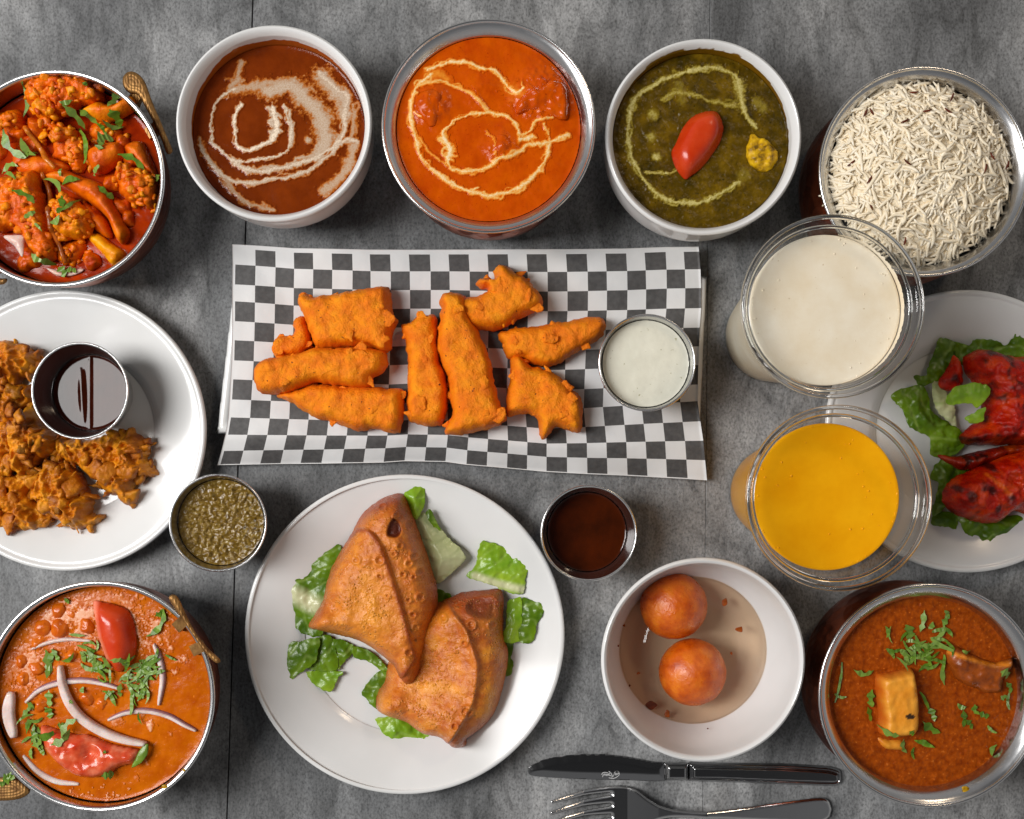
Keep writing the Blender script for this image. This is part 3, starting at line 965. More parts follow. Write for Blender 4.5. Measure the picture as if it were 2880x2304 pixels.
def place_mat(p, yaw, pitch, roll=0.0):
    cy_, sy_ = math.cos(yaw), math.sin(yaw); cp, sp_ = math.cos(pitch), math.sin(pitch); cr, sr = math.cos(roll), math.sin(roll)
    Rz = np.array([[cy_, -sy_, 0], [sy_, cy_, 0], [0, 0, 1]]); Ry = np.array([[cp, 0, sp_], [0, 1, 0], [-sp_, 0, cp]]); Rx = np.array([[1, 0, 0], [0, cr, -sr], [0, sr, cr]])
    return Rz @ Ry @ Rx


grains = []
for i in range(1700):
    r = R0 * math.sqrt(random.random()) * 1.0
    a = random.uniform(0, 2 * math.pi)
    lay = random.random()
    x, y = rc[0] + r * math.cos(a), rc[1] + r * math.sin(a)
    lumpy = 0.0022 * float(perlin(np.array([[x * 120, y * 120, 3.3]]))[0])
    z = float(dz(r)) - 0.0018 + 0.0042 * lay + lumpy
    yaw = random.uniform(0, 2 * math.pi)
    slope = -0.019 * 2.2 * (r / R0) ** 1.2 / R0
    pitch = -math.atan(slope * math.cos(yaw - a)) + random.gauss(0, 0.15)
    grains.append((lay + random.random() * 0.15, x, y, z, yaw, pitch, random.uniform(0, 6.28), i % 8))
grains.sort(key=lambda g: -g[0])
gm = []
for v, f in variants:
    me = bpy.data.meshes.new('rice_grain')
    me.from_pydata(v.tolist(), [], f)
    me.polygons.foreach_set('use_smooth', np.ones(len(me.polygons), bool))
    me.materials.append(MT['rice'])
    gm.append(me)
for g in grains[:300]:
    o = bpy.data.objects.new('rice_grain', gm[g[7]])
    COL.objects.link(o)
    o.parent = rice
    o.location = (g[1] - rc[0], g[2] - rc[1], g[3] - (zR - 0.01))
    o.rotation_euler = (0, g[5], g[4])
V, F, base = [], [], 0
for g in grains[300:]:
    v, f = variants[g[7]]
    vv = v @ place_mat(None, g[4], g[5], g[6] * 0.3).T + np.array([g[1], g[2], g[3]])
    V.append(vv); F += [[i + base for i in ff] for ff in f]; base += len(v)
tag(mesh('rice_grains', np.vstack(V), F, MT['rice'], rice), kind='stuff')
sv, sf = grain_mesh(.0055, .0007, .0003, 5, 4)
for bx, by, an in ((905, 293, .1), (838, 507, .4), (855, 815, -.7), (575, 945, 1.0), (580, 1140, -1.2), (437, 822, .7), (1005, 430, .2), (1160, 430, -.6), (1190, 330, 1.2), (1440, 860, 1.3), (840, 1400, 1.3), (545, 445, 1.1), (590, 440, -1.0), (1490, 770, -1.0), (1605, 835, 1.2)):
    zz = 0.090
    p = fp('R', [(bx, by)], zz)[0]
    zz = float(dz(np.hypot(*(p - rc)))) + 0.0032
    p = fp('R', [(bx, by)], zz)[0]
    v = sv @ place_mat(None, an, 0).T + np.array([p[0], p[1], zz])
    mesh('cumin_seed', v, sf, MT['seed'], rice)

# ---- brown curry with paneer and meat
zL = 0.0660
h_lamb = lambda x, y, d: 0.0007 * fbm(P3(x, y, 120, 7), 4) + 0.0005 * fbm(P3(x, y, 600, 8), 2)
soup('brown_curry', 'lamb', cL, rL - 0.0003, zL, h_lamb, label='grainy red-brown curry gravy in a copper pot', cat='curry')
lump('paneer_piece', 'L', [(545, 745), (640, 720), (725, 700), (790, 700), (820, 830), (830, 1000), (815, 1130), (700, 1165), (570, 1150), (560, 1000), (545, 880)], zL - 0.003, 0.0155, 'paneer',
     'thick orange paneer slab standing out of the brown curry', 'paneer', wd=0.0035, rough=0.0007, edge_amp=0.0006, e=0.003, seed=5,
     attrs=dict(red=lambda x, y, d: np.clip(1.1 - d / 0.003 + .5 * fbm(P3(x, y, 200, 4), 3), 0, 1) * .8,
                char=lambda x, y, d: (np.hypot((x - fp('L', [(710, 990)], zL)[0][0]) / 2, y - fp('L', [(710, 990)], zL)[0][1]) < 0.0016).astype(float)),
     zadd=lambda x, y: -0.35 * np.clip(x - fp('L', [(735, 0)], zL)[0][0], 0, 1))
lump('paneer_piece', 'L', [(530, 1160), (620, 1180), (700, 1180), (725, 1250), (650, 1250), (580, 1235)], zL - 0.002, 0.0045, 'paneer', 'small orange paneer tip sunk beside the larger slab in the brown curry', 'paneer',
     attrs=dict(red=nz(200, 3, -.2, .8), char=lambda x, y, d: 0 * x))
lump('meat_piece', 'L', [(1020, 580), (1080, 540), (1200, 600), (1350, 650), (1470, 620), (1462, 690), (1410, 760), (1390, 850), (1300, 860), (1200, 820), (1100, 770), (1040, 680)], zL - 0.002, 0.011, 'meat',
     'brown braised meat piece at the edge of the herb-topped curry', 'meat', wd=0.006, rough=0.0013, edge_amp=0.0008, seed=8,
     attrs=dict(orange=lambda x, y, d: np.clip(1.2 - seg_near(np.stack([x, y], 1), fp('L', [(1040, 580), (1200, 630), (1350, 670), (1460, 660)], zL + .008), False)[0] / 0.0016, 0, 1)))


def shred_set(fr, segs, zdef, label, group, name='herb_shred', lift=0.0006):
    """each herb strip: x1,y1,x2,y2,width in frame pixels, laid on whatever is under it"""
    for k, (x1, y1, x2, y2, wd) in enumerate(segs):
        zr = zdef + 0.004
        a, b = fp(fr, [(x1, y1), (x2, y2)], zr)
        L = np.linalg.norm(b - a)
        if L < 1e-5: continue
        t = (b - a) / L
        nn = np.array([-t[1], t[0]])
        W = flen(fr, wd, zr) * 0.47
        bend = random.uniform(-.24, .24) * L
        m_ = 8
        zs = [top_z(*(a + (b - a) * i / m_), zdef) for i in range(m_ + 1)]
        zs = np.maximum(zs, np.linspace(zs[0], zs[-1], m_ + 1))
        curl = random.uniform(-.5, .5)
        lob = wd > 38 and random.random() < 0.7
        blunt = random.random() < .45
        V, F = [], []
        for i in range(m_ + 1):
            u = i / m_
            wu = W * (max(.12, math.sin(math.pi * min(max(u * (1.0 if not blunt else .8) + (.02 if not blunt else .1), 0), 1)) ** .8)) * ((1.3 if (i // 2) % 2 else 0.6) if lob else 1.0)
            wl = (wu * random.uniform(.7, 1.15), wu * random.uniform(.7, 1.15))
            c = a + (b - a) * u + nn * bend * (1 - 4 * (u - .5) ** 2)
            z = zs[i] + lift + random.uniform(0, .0007)
            for s in (-1, 1):
                ww_ = wl[(s + 1) // 2]
                p = c + nn * s * ww_
                V.append((p[0], p[1], z + s * curl * ww_))
        n2 = len(V)
        V = V + [(p[0], p[1], p[2] - 0.0003) for p in V]
        for i in range(m_):
            q0 = 2 * i
            F += [[q0, q0 + 1, q0 + 3, q0 + 2], [n2 + q0 + 2, n2 + q0 + 3, n2 + q0 + 1, n2 + q0], [q0, q0 + 2, n2 + q0 + 2, n2 + q0], [q0 + 3, q0 + 1, n2 + q0 + 1, n2 + q0 + 3]]
        F += [[1, 0, n2, n2 + 1], [2 * m_, 2 * m_ + 1, n2 + 2 * m_ + 1, n2 + 2 * m_]]
        o = mesh(name, V, F, MT['cilantro'], smooth=False)
        tag(o, label, 'herb', group)


def scatter(x0, y0, x1, y1, spread, n, L=(70, 150), Wd=(18, 40), ang=None, da=0.7):
    out = []
    for i in range(n):
        t = random.random()
        cx_, cy_ = x0 + (x1 - x0) * t + random.gauss(0, spread), y0 + (y1 - y0) * t + random.gauss(0, spread)
        an = random.uniform(0, math.pi) if ang is None else ang + random.gauss(0, da)
        l_ = random.uniform(*L) / 2
        out.append((cx_ - l_ * math.cos(an), cy_ - l_ * math.sin(an), cx_ + l_ * math.cos(an), cy_ + l_ * math.sin(an), random.uniform(*Wd)))
    return out


shred_set('L', [(300, 650, 250, 930, 18), (250, 870, 330, 890, 22), (380, 700, 520, 705, 45), (600, 400, 610, 480, 34), (640, 400, 650, 520, 12), (510, 840, 510, 960, 45), (480, 960, 500, 1060, 40),
                (540, 1080, 650, 1130, 45), (720, 1100, 745, 1130, 40), (730, 1180, 750, 1280, 40), (800, 1190, 940, 1240, 45), (800, 1240, 800, 1320, 28), (830, 850, 900, 980, 25), (860, 1060, 980, 1140, 60),
                (900, 960, 940, 1060, 40), (1100, 940, 1160, 960, 40), (1140, 980, 1140, 1100, 50), (1160, 1050, 1200, 1110, 40), (1220, 940, 1250, 1010, 45), (1250, 1000, 1320, 1020, 40),
                (1310, 1090, 1370, 1140, 25), (1340, 1300, 1370, 1220, 38), (1360, 700, 1440, 740, 60), (1440, 790, 1470, 860, 40), (1460, 860, 1460, 980, 30), (1400, 910, 1440, 880, 40),
                (870, 290, 840, 440, 42), (1010, 290, 1030, 340, 40), (1000, 400, 1045, 320, 40), (950, 480, 1010, 390, 38), (1005, 650, 1010, 810, 38), (1110, 560, 1180, 570, 30), (740, 390, 760, 490, 70), (900, 420, 930, 370, 36)]
          + scatter(680, 590, 1050, 520, 40, 34, ang=0.2, da=.8) + scatter(860, 610, 970, 690, 30, 8),
          zL + 0.0006, 'chopped green herb shred on the brown paneer curry', 'herb shreds on the brown curry')


# ---- karahi pans
def karahi(px, py, rpx, label, zr=0.062):
    cx, cy = center(px, py, zr)
    R = rpx * K * (H - zr) / H
    o = empty('serving_pan', (cx, cy, 0))
    tag(o, label, 'pan', 'round two-handled serving pans')
    body = smooth_prof([(0.0001, 0.001), (0.038, 0.0), (R * 0.72, 0.006), (R * 0.87, 0.018), (R * 0.945, 0.034), (R * 0.975, 0.050), (R * 0.982, zr - 0.0025)], 6)
    v, f = lathe(body, (cx, cy, 0)); mesh('copper_body', v, f, MT['copper'], o)
    lip = smooth_prof([(R * 0.983, zr - 0.0026), (R, zr - 0.0018), (R * 1.001, zr - 0.0006), (R * 0.988, zr), (R * 0.966, zr - 0.0004), (R * 0.953, zr - 0.0018)], 5)
    v, f = lathe(lip, (cx, cy, 0), 144); mesh('rim', v, f, MT['polish'], o)
    inn = smooth_prof([(R * 0.9528, zr - 0.0018), (R * 0.948, 0.048), (R * 0.92, 0.034), (R * 0.84, 0.019), (R * 0.68, 0.008), (0.0001, 0.006)], 6)
    v, f = lathe(inn, (cx, cy, 0), 144); mesh('steel_liner', v, f, MT['steel'], o)
    return (cx, cy), R, o


def handle(o, fr, pts, z0, h, lug, cc):
    out = smooth_closed(fp(fr, pts, z0 + h), 5)
    q = pillow(out, z0, lambda x, y, d: dome(h * 0.5, 0.0025)(x, y, d) + 0.00012 * np.sin(d * 3500), 0.0006, e=h * 0.5, w=0.002)
    hd = mesh('handle', q['v'], q['f'], MT['brass'], o)
    for (lx, ly) in lug:
        p = fp(fr, [(lx, ly)], z0)[0]
        d = np.array(cc) - p
        d = d / np.linalg.norm(d)
        c0, c1 = p - d * 0.001, p + d * 0.0085
        n_ = np.array([-d[1], d[0]]) * 0.0035
        V = []
        for c, za, zb in ((c0, z0 - 0.001, z0 + h * 0.6), (c1, z0 - 0.009, z0 - 0.001)):
            for s in (-1, 1):
                for z in (za, zb): V.append((*(c + n_ * s), z))
        F = [[0, 1, 3, 2], [4, 6, 7, 5], [0, 4, 5, 1], [2, 3, 7, 6], [1, 5, 7, 3], [0, 2, 6, 4]]
        mesh('handle_lug', V, F, MT['brass'], hd, smooth=False)


cA, RA, panA = karahi(156, 501, 306, 'round pan with brass handle holding orange cauliflower curry')
handle(panA, 'A', [(845, 165), (885, 122), (945, 132), (1000, 195), (1050, 330), (1110, 470), (1160, 590), (1192, 670), (1152, 692), (1115, 600), (1065, 490), (1005, 375), (950, 285), (890, 270), (850, 225)], 0.050, 0.004, [(960, 280), (1095, 510)], cA)
handle(panA, 'A', [(-420, 1390), (-380, 1350), (-200, 1470), (-40, 1550), (40, 1560), (10, 1600), (-120, 1590), (-300, 1500)], 0.050, 0.004, [(-280, 1440), (-80, 1530)], cA)
cH, RH, panH = karahi(278, 1960, 325, 'round pan with brass handles holding chickpea curry with onion and tomato', 0.066)
handle(panH, 'H', [(1155, 205), (1210, 185), (1270, 300), (1330, 420), (1420, 540), (1512, 630), (1482, 652), (1400, 570), (1310, 440), (1230, 320)], 0.0645, 0.004, [(1275, 350), (1400, 530)], cH)
handle(panH, 'H', [(-160, 1480), (-60, 1450), (30, 1440), (110, 1450), (200, 1530), (150, 1582), (60, 1602), (-60, 1600), (-170, 1560)], 0.046, 0.004, [(60, 1500), (150, 1530)], cH)

def flakes(o, fr, pts, zb, n, mat, seed, name='batter_flake', rr=(.0035, .0075), hh=(.0018, .0042), slope=.55, edge=.0014, sink=(.0035, .006), attrf=None, rim=False, el_=(.45, 1.0)):
    """irregular knobs or flakes of a piece, each a part of it, set into its surface"""
    out = smooth_closed(fp(fr, pts, zb + .012), 4)
    lo, hi = out.min(0), out.max(0)
    k = 0
    while k < n:
        c = lo + (hi - lo) * np.array([random.random(), random.random()])
        if not inside(c[None], out)[0] or c[0] < -.348: k += .02; continue
        dd = seg_near(c[None], out)[0][0]
        if rim and dd > .0035: k += .01; continue
        r = random.uniform(*rr)
        m_ = random.randint(6, 9)
        el = random.uniform(*el_); an = random.uniform(0, 3.14)
        ang = np.linspace(0, 6.283, m_, endpoint=False)
        px, py = r * np.cos(ang) * np.array([random.uniform(.6, 1.35) for _ in ang]), r * el * np.sin(ang) * np.array([random.uniform(.6, 1.35) for _ in ang])
        po = np.stack([c[0] + px * math.cos(an) - py * math.sin(an), c[1] + px * math.sin(an) + py * math.cos(an)], 1)
        ol = rough_edge(smooth_closed(po, 6), edge, 420, seed + k)
        zt = max(top_z(c[0], c[1], zb, .0012) - (sink[0] if dd > .004 else sink[1]), zb)
        sl = (random.uniform(-slope, slope), random.uniform(-slope, slope))
        q = pillow(ol, zt, lambda x, y, d: .0012 * fbm(P3(x, y, 300, seed + k), 3) * np.clip(d / .001, 0, 1), .0006, e=.001, w=.002, base=dome(random.uniform(*hh), r * .45), smooth=2,
                   zadd=lambda x, y: np.maximum((x - c[0]) * sl[0] + (y - c[1]) * sl[1], zb - zt))
        if attrf: a = attrf(q, seed + k)
        else:
            bw = random.random() * .45
            a = dict(brown=np.clip(bw + .7 * np.clip(1 - q['d'] / .0018, 0, 1) * random.random() + nz(160, seed + k, 0, .5)(q['x'], q['y'], q['d']) * .4, 0, .9), green=np.full(len(q['x']), .5 * (random.random() < .08)))
        mesh(name, q['v'], q['f'], MT[mat], o, attrs=a)
        k += 1


# ---- cauliflower curry
zA = 0.044
rA = RA * 0.942
soup('cauliflower_gravy', 'gobi_sauce', cA, rA - 0.0006, zA, lambda x, y, d: 0.0003 * fbm(P3(x, y, 70, 3), 3), label='deep red-orange oily gravy under the cauliflower pieces', cat='gravy')
red = nz(110, 4, -.05, .45)
GOBI = [
    ('cauliflower_floret', [(185, 210), (270, 145), (420, 142), (560, 150), (670, 215), (705, 300), (640, 360), (560, 355), (480, 420), (400, 440), (300, 420), (210, 380), (165, 300)], .020, (230, .0042), 0, 'large crumbly cauliflower floret against the pan rim opposite the sauce pool'),
    ('cauliflower_floret', [(215, 375), (250, 310), (330, 295), (370, 350), (400, 440), (330, 470), (250, 440)], .0245, (200, .003), 1, 'ridged cauliflower stalk lying on the large floret'),
    ('cauliflower_floret', [(190, 440), (280, 450), (400, 480), (500, 510), (545, 560), (470, 612), (390, 625), (330, 535), (280, 595), (210, 570)], .020, (260, .004), 0, 'small branching cauliflower floret below the large floret'),
    ('potato_wedge', [(560, 390), (680, 330), (770, 350), (910, 285), (932, 370), (830, 440), (740, 470), (680, 470), (600, 440)], .019, None, 1, 'yellow-orange cauliflower stem pointing at the pan handle'),
    ('cauliflower_floret', [(-60, 430), (110, 385), (160, 420), (150, 520), (60, 535), (-60, 520)], .016, (240, .003), 0, 'cauliflower piece cut off at the pan edge beside the large floret'),
    ('cauliflower_floret', [(-60, 890), (100, 830), (240, 800), (265, 900), (305, 1050), (350, 1200), (385, 1400), (285, 1435), (180, 1335), (100, 1230), (-60, 1210)], .021, (330, .0024), 0, 'broad grainy cauliflower head beside the onion petal'),
    ('cauliflower_floret', [(360, 1050), (420, 980), (520, 1010), (600, 1080), (640, 1180), (600, 1270), (500, 1285), (380, 1260), (340, 1150)], .022, (260, .0038), 1, 'bright orange floret with herb leaves in the middle of the pan'),
    ('potato_wedge', [(290, 850), (430, 800), (560, 850), (700, 900), (770, 1020), (830, 1130), (885, 1240), (850, 1312), (800, 1290), (740, 1150), (650, 1060), (560, 1000), (440, 930)], .019, None, 0, 'long curved orange potato wedge across the cauliflower curry'),
    ('cauliflower_floret', [(600, 1270), (680, 1245), (770, 1310), (865, 1385), (780, 1465), (700, 1385)], .0125, None, 2, 'yellow cauliflower stem dipping into the sauce'),
    ('potato_wedge', [(600, 680), (700, 620), (830, 610), (855, 700), (780, 780), (700, 830), (620, 790)], .018, None, 0, 'orange potato chunk under the round herb leaf'),
    ('tomato_piece', [(850, 640), (960, 600), (1010, 660), (1085, 850), (1020, 840), (900, 740)], .014, None, 0, 'flat red tomato piece by the pan wall in the cauliflower curry'),
    ('cauliflower_floret', [(790, 830), (830, 760), (950, 800), (1050, 830), (1090, 950), (1050, 1070), (960, 1040), (880, 1025), (800, 930)], .0185, (260, .003), 0, 'reddish cauliflower floret by the pan wall nearest the soup bowl'),
    ('cauliflower_floret', [(380, 1370), (500, 1290), (600, 1330), (530, 1440), (430, 1470)], .011, (300, .002), 0, 'small dark red floret sunk in the sauce pool'),
    ('potato_wedge', [(100, 760), (240, 700), (420, 740), (480, 800), (300, 850), (160, 850)], .015, None, 0, 'orange potato slice between the curry leaf and the wedge'),
    ('cauliflower_floret', [(520, 560), (590, 600), (600, 760), (540, 830), (470, 760), (420, 690), (440, 620)], .013, (240, .003), 0, 'red sauced floret in the middle under the herb sprigs'),
    ('cauliflower_floret', [(640, 480), (760, 470), (840, 520), (820, 600), (700, 620), (610, 570)], .011, (240, .003), 0, 'dark red floret behind the yellow stem'),
    ('cauliflower_floret', [(560, 1010), (640, 1060), (740, 1160), (770, 1280), (690, 1250), (620, 1180)], .014, None, 0, 'orange stem between the middle floret and the curved wedge'),
]
for i, (nm, pts, h, cl, yel, lab) in enumerate(GOBI):
    cat = 'tomato' if 'tomato' in nm else 'potato' if 'potato' in nm else 'cauliflower'
    o_, q_ = lump(nm, 'A', pts, zA - 0.004, h, 'gobi', lab, cat, 'cauliflower curry pieces', wd=0.0085, rough=0.0011, edge_amp=0.0026 if cl else .0006, escale=420 if cl else 240, seed=20 + i, cells=(cl[0] * .8, cl[1] * 1.1) if cl else None, smooth=3,
         attrs=dict(red=(lambda x, y, d, s=i: np.clip(.15 + nz(110, 30 + s, -.1, .5)(x, y, d) + 0.5 * np.clip(1 - d / .004, 0, 1), 0, .9) * (0.3 if GOBI[s][4] else 0.6)) if yel < 2 else (lambda x, y, d: .25 * nz(150, 3, 0, .5)(x, y, d)),
                    yellow=(lambda x, y, d, s=i, k=yel: k * .42 * nz(90, 50 + s, -.3, .3)(x, y, d))))
    if cl:
        ar_ = (np.ptp(q_['x']) * np.ptp(q_['y'])) * 1e6
        flakes(o_, 'A', pts, zA - .001, int(min(34, ar_ / 22)), 'gobi', 400 + 40 * i, 'floret_bud', (.0016, .0034), (.0014, .0030), .3, .0007, (.0018, .003), el_=(.65, 1.0),
               attrf=lambda q, sd: dict(red=np.clip(random.random() * .55 + .3 * nz(200, sd, -.1, .4)(q['x'], q['y'], q['d']), 0, .8), yellow=np.full(len(q['x']), random.random() * .5)))
k = 0
while k < 20:
    a_, r_ = random.uniform(0, 6.283), RA * .80 * math.sqrt(random.random())
    p_ = np.array(cA) + r_ * np.array([math.cos(a_), math.sin(a_)])
    if p_[0] < -.345 or top_z(p_[0], p_[1], zA) > zA + .010: k += .25; continue
    n_ = random.randint(7, 10); rr_ = random.uniform(.005, .0085)
    zz_ = zA + .004
    loc_ = [p_ + rr_ * random.uniform(.7, 1.2) * np.array([math.cos(t), math.sin(t)]) for t in np.linspace(0, 6.283, n_, endpoint=False)]
    px_ = [((q_[0] / (K * (H - zz_) / H) + NX - 0) * 2.465, (NY - q_[1] / (K * (H - zz_) / H) - 150) * 2.465) for q_ in loc_]
    lump('vegetable_bit', 'A', px_, zA - .003, random.uniform(.007, .011), 'gobi', 'small red sauced vegetable bit between the cauliflower pieces', 'vegetable', 'small bits in the cauliflower curry', wd=.005, rough=.0014, edge_amp=.0016, seed=200 + int(k * 4),
         zref=zz_, cells=(230, .002), attrs=dict(red=lambda x, y, d: .35 + .55 * nz(140, 8, -.2, .4)(x, y, d), yellow=lambda x, y, d: 0 * x))
    k += 1
lump('onion_petal', 'A', [(20, 1270), (90, 1258), (158, 1262), (166, 1310), (152, 1412), (100, 1340)], zA + 0.0125, 0.003, 'onion', 'pale translucent onion petal in the cauliflower curry', 'onion', edge_amp=0, attrs=dict(purple=lambda x, y, d: 0 * x, red=lambda x, y, d: 0 * x + .2))
lump('onion_petal', 'A', [(320, 1490), (380, 1500), (460, 1520), (560, 1490), (570, 1510), (500, 1540), (400, 1545)], zA + 0.0005, 0.0025, 'onion', 'thin onion sliver in the sauce below the cauliflower', 'onion', edge_amp=0, attrs=dict(purple=lambda x, y, d: 0 * x, red=lambda x, y, d: 0 * x + .3))
shred_set('A', [(180, 240, 170, 450, 34), (40, 540, 200, 740, 64), (150, 590, 265, 720, 56), (0, 830, 150, 800, 45), (60, 860, 170, 910, 32), (150, 990, 290, 1070, 44), (320, 880, 460, 1000, 38), (460, 930, 590, 900, 54),
                (480, 1020, 470, 1150, 48), (400, 1205, 480, 1160, 44), (490, 1130, 570, 1020, 28), (480, 400, 580, 520, 56), (550, 520, 590, 770, 38), (560, 400, 690, 500, 48), (690, 500, 750, 580, 32),
                (785, 250, 780, 400, 54), (790, 420, 830, 510, 76), (700, 640, 790, 600, 70), (720, 700, 740, 640, 56), (840, 720, 1010, 820, 48), (640, 840, 720, 800, 35), (710, 940, 790, 1010, 44),
                (1080, 840, 1100, 900, 44), (250, 1400, 380, 1460, 54), (390, 1480, 440, 1550, 66), (450, 1500, 520, 1510, 44), (230, 1170, 300, 1130, 38), (450, 810, 460, 880, 28), (170, 740, 260, 690, 34), (280, 1200, 340, 1260, 22), (460, 380, 540, 360, 36), (730, 480, 850, 500, 40), (620, 250, 650, 270, 34)],
          zA + 0.001, 'green herb leaf strip on the cauliflower curry', 'herb strips on the cauliflower curry', 'herb_strip', 0.0009)
for i, (pts, lab) in enumerate((([(255, 800), (290, 960), (330, 1120), (350, 1240), (410, 1430)], 'long thin brown curry stem lying across the broad cauliflower head'), ([(150, 490), (210, 600), (280, 700), (350, 780)], 'thin orange pepper strip beside the curry leaf'))):
    ce = smooth_prof(fp('A', pts, zA + .018), 5)
    zt = np.array([top_z(p[0], p[1], zA) for p in ce])
    zt = np.maximum(zt, np.convolve(np.pad(zt, 3, mode='edge'), np.ones(7) / 7, 'valid'))
    out = ribbon_outline(fp('A', pts, zA + .018), 0.0034)
    sx = lambda x, y, c=ce, z=zt: np.interp(y[::1] * -1, -c[:, 1], z)
    q = pillow(out, 0.0, dome(.0014, .0016), .0006, e=.0008, w=.001, zadd=sx)
    tag(mesh('curry_stem', q['v'], q['f'], MT['meat'], attrs=dict(orange=np.full(len(q['v']), .1 + .5 * i))), lab, 'stem')

# ---- chickpea curry
zH = 0.0555
rH = RH * 0.950
f_sheen = strokes('H', zH, [([(60, 780), (120, 620), (230, 480), (330, 350), (480, 260), (640, 210), (800, 215), (900, 240)], 40, .35), ([(440, 330), (560, 320), (620, 300)], 70, .75),
                          ([(560, 360), (540, 430), (600, 470)], 40, .7), ([(340, 300), (350, 440), (420, 470)], 36, .7), ([(880, 280), (900, 370)], 50, .8), ([(950, 450), (1000, 520)], 40, .75), ([(200, 620), (190, 760)], 70, .6),
                          ([(500, 1600), (640, 1612), (770, 1620)], 16, .8), ([(1050, 420), (1080, 400)], 50, .7)],
                [((1160, 520, 24), .7), ((1105, 490, 26), .7), ((1250, 620, 30), .8), ((1200, 700, 24), .8), ((1040, 1080, 34), .8), ((800, 1050, 40), .5), ((1010, 1330, 26), .5), ((1215, 405, 12), .7), ((1180, 1140, 14), .5), ((930, 1430, 16), .4), ((1155, 350, 20), .6), ((980, 1010, 20), .5)],
                warp=0.006, ws=160, ragged=2.0, seed=13)
o, q = soup('chickpea_curry', 'chana', cH, rH - 0.0006, zH, lambda x, y, d: 0.0006 * fbm(P3(x, y, 90, 3), 4), label='orange chickpea curry gravy with a pale painted oil sheen in a round pan', cat='curry', attrs=dict(cream=lambda x, y, d: 0 * x))
sheen = cream_part('painted_sheen', o, q, f_sheen(q['x'], q['y'], q['d']), 'chana')  # pale patches painting the light reflected off the oily film
sheen['kind'] = 'stuff'
for i, (bx, by, br, hh) in enumerate(((405, 290, 52, .5), (300, 410, 54, .55), (415, 410, 62, .6), (600, 395, 56, .55), (270, 510, 46, .45), (150, 640, 46, .5), (255, 690, 50, .55), (165, 755, 46, .5), (490, 600, 46, .4), (285, 945, 50, .5), (600, 890, 56, .35), (490, 320, 42, .4), (700, 930, 46, .3))):
    rb = flen('H', br * 1.22, zH)
    c = fp('H', [(bx, by)], zH)[0]
    t = np.linspace(-math.pi / 2, math.pi / 2, 16)
    v, f = lathe(np.stack([rb * np.cos(t) + 1e-5, rb * 0.9 * np.sin(t)], 1), (c[0], c[1], zH - rb * 0.9 + rb * 0.85 * hh), 28)
    v = v + 0.0022 * np.stack([fbm(v * 150 + k * 9, 3) for k in range(3)], 1)
    o = mesh('chickpea', v, f, MT['chickpea'])
    tag(o, 'round chickpea half sunk in the orange curry gravy', 'chickpea', 'chickpeas in the curry')
    HM.append((v[:, 0], v[:, 1], v[:, 2]))
lump('tomato_wedge', 'H', [(625, 235), (700, 235), (800, 260), (870, 300), (910, 400), (925, 530), (900, 640), (850, 690), (805, 722), (760, 690), (710, 620), (690, 560), (660, 480), (640, 360)], zH - 0.001, 0.0135, 'tomato',
     'red tomato wedge with shiny skin standing in the chickpea curry', 'tomato', wd=0.0115, rough=0.0002, edge_amp=0.0003, e=0.003, smooth=40,
     attrs=dict(flesh=lambda x, y, d: np.clip(1.3 - seg_near(np.stack([x, y], 1), fp('H', [(625, 235), (640, 360), (660, 480), (690, 560), (710, 620)], zH + .008), False)[0] / 0.0035, 0, 1)))
lump('tomato_slice', 'H', [(270, 1090), (400, 1120), (530, 1150), (600, 1150), (700, 1190), (800, 1220), (900, 1240), (950, 1260), (930, 1340), (820, 1370), (740, 1420), (620, 1450), (510, 1430), (400, 1360), (300, 1240)], zH - 0.001, 0.0095, 'flesh',
     'pink cut tomato slice flat in the chickpea curry', 'tomato', wd=0.006, rough=0.0010, edge_amp=0.0006, e=0.002, nscale=120, seed=4,
     hf=lambda x, y, d: -0.004 * np.exp(-(np.hypot(x - fp('H', [(640, 1250)], zH)[0][0], y - fp('H', [(640, 1250)], zH)[0][1]) / 0.0055) ** 2))
ONI = [([(405, 670), (420, 800), (470, 930), (560, 1040), (700, 1130), (850, 1185), (1000, 1215)], 66, .0055, 0.1, 'thick white onion arc lying across the chickpea curry'),
       ([(160, 930), (260, 840), (400, 790), (560, 775), (700, 795), (825, 835)], 44, .0035, .8, 'thin purple-edged onion arc under the thick white one'),
       ([(200, 560), (330, 510), (460, 490), (620, 500)], 30, .003, .2, 'slim onion strip beside the chickpeas'),
       ([(70, 850), (52, 1000), (90, 1170)], 84, .0045, .1, 'broad white onion piece against the pan wall'),
       ([(730, 1050), (850, 1000), (1000, 985), (1150, 1020), (1260, 1080), (1350, 1125)], 42, .0035, .8, 'purple-edged onion arc near the open gravy'),
       ([(1050, 520), (1090, 620), (1112, 760), (1085, 950)], 44, .0035, .6, 'upright curved onion strip behind the herb tuft'),
       ([(150, 1290), (250, 1400), (380, 1470), (540, 1490)], 42, .0022, .2, 'onion arc sunk in gravy along the pan edge')]
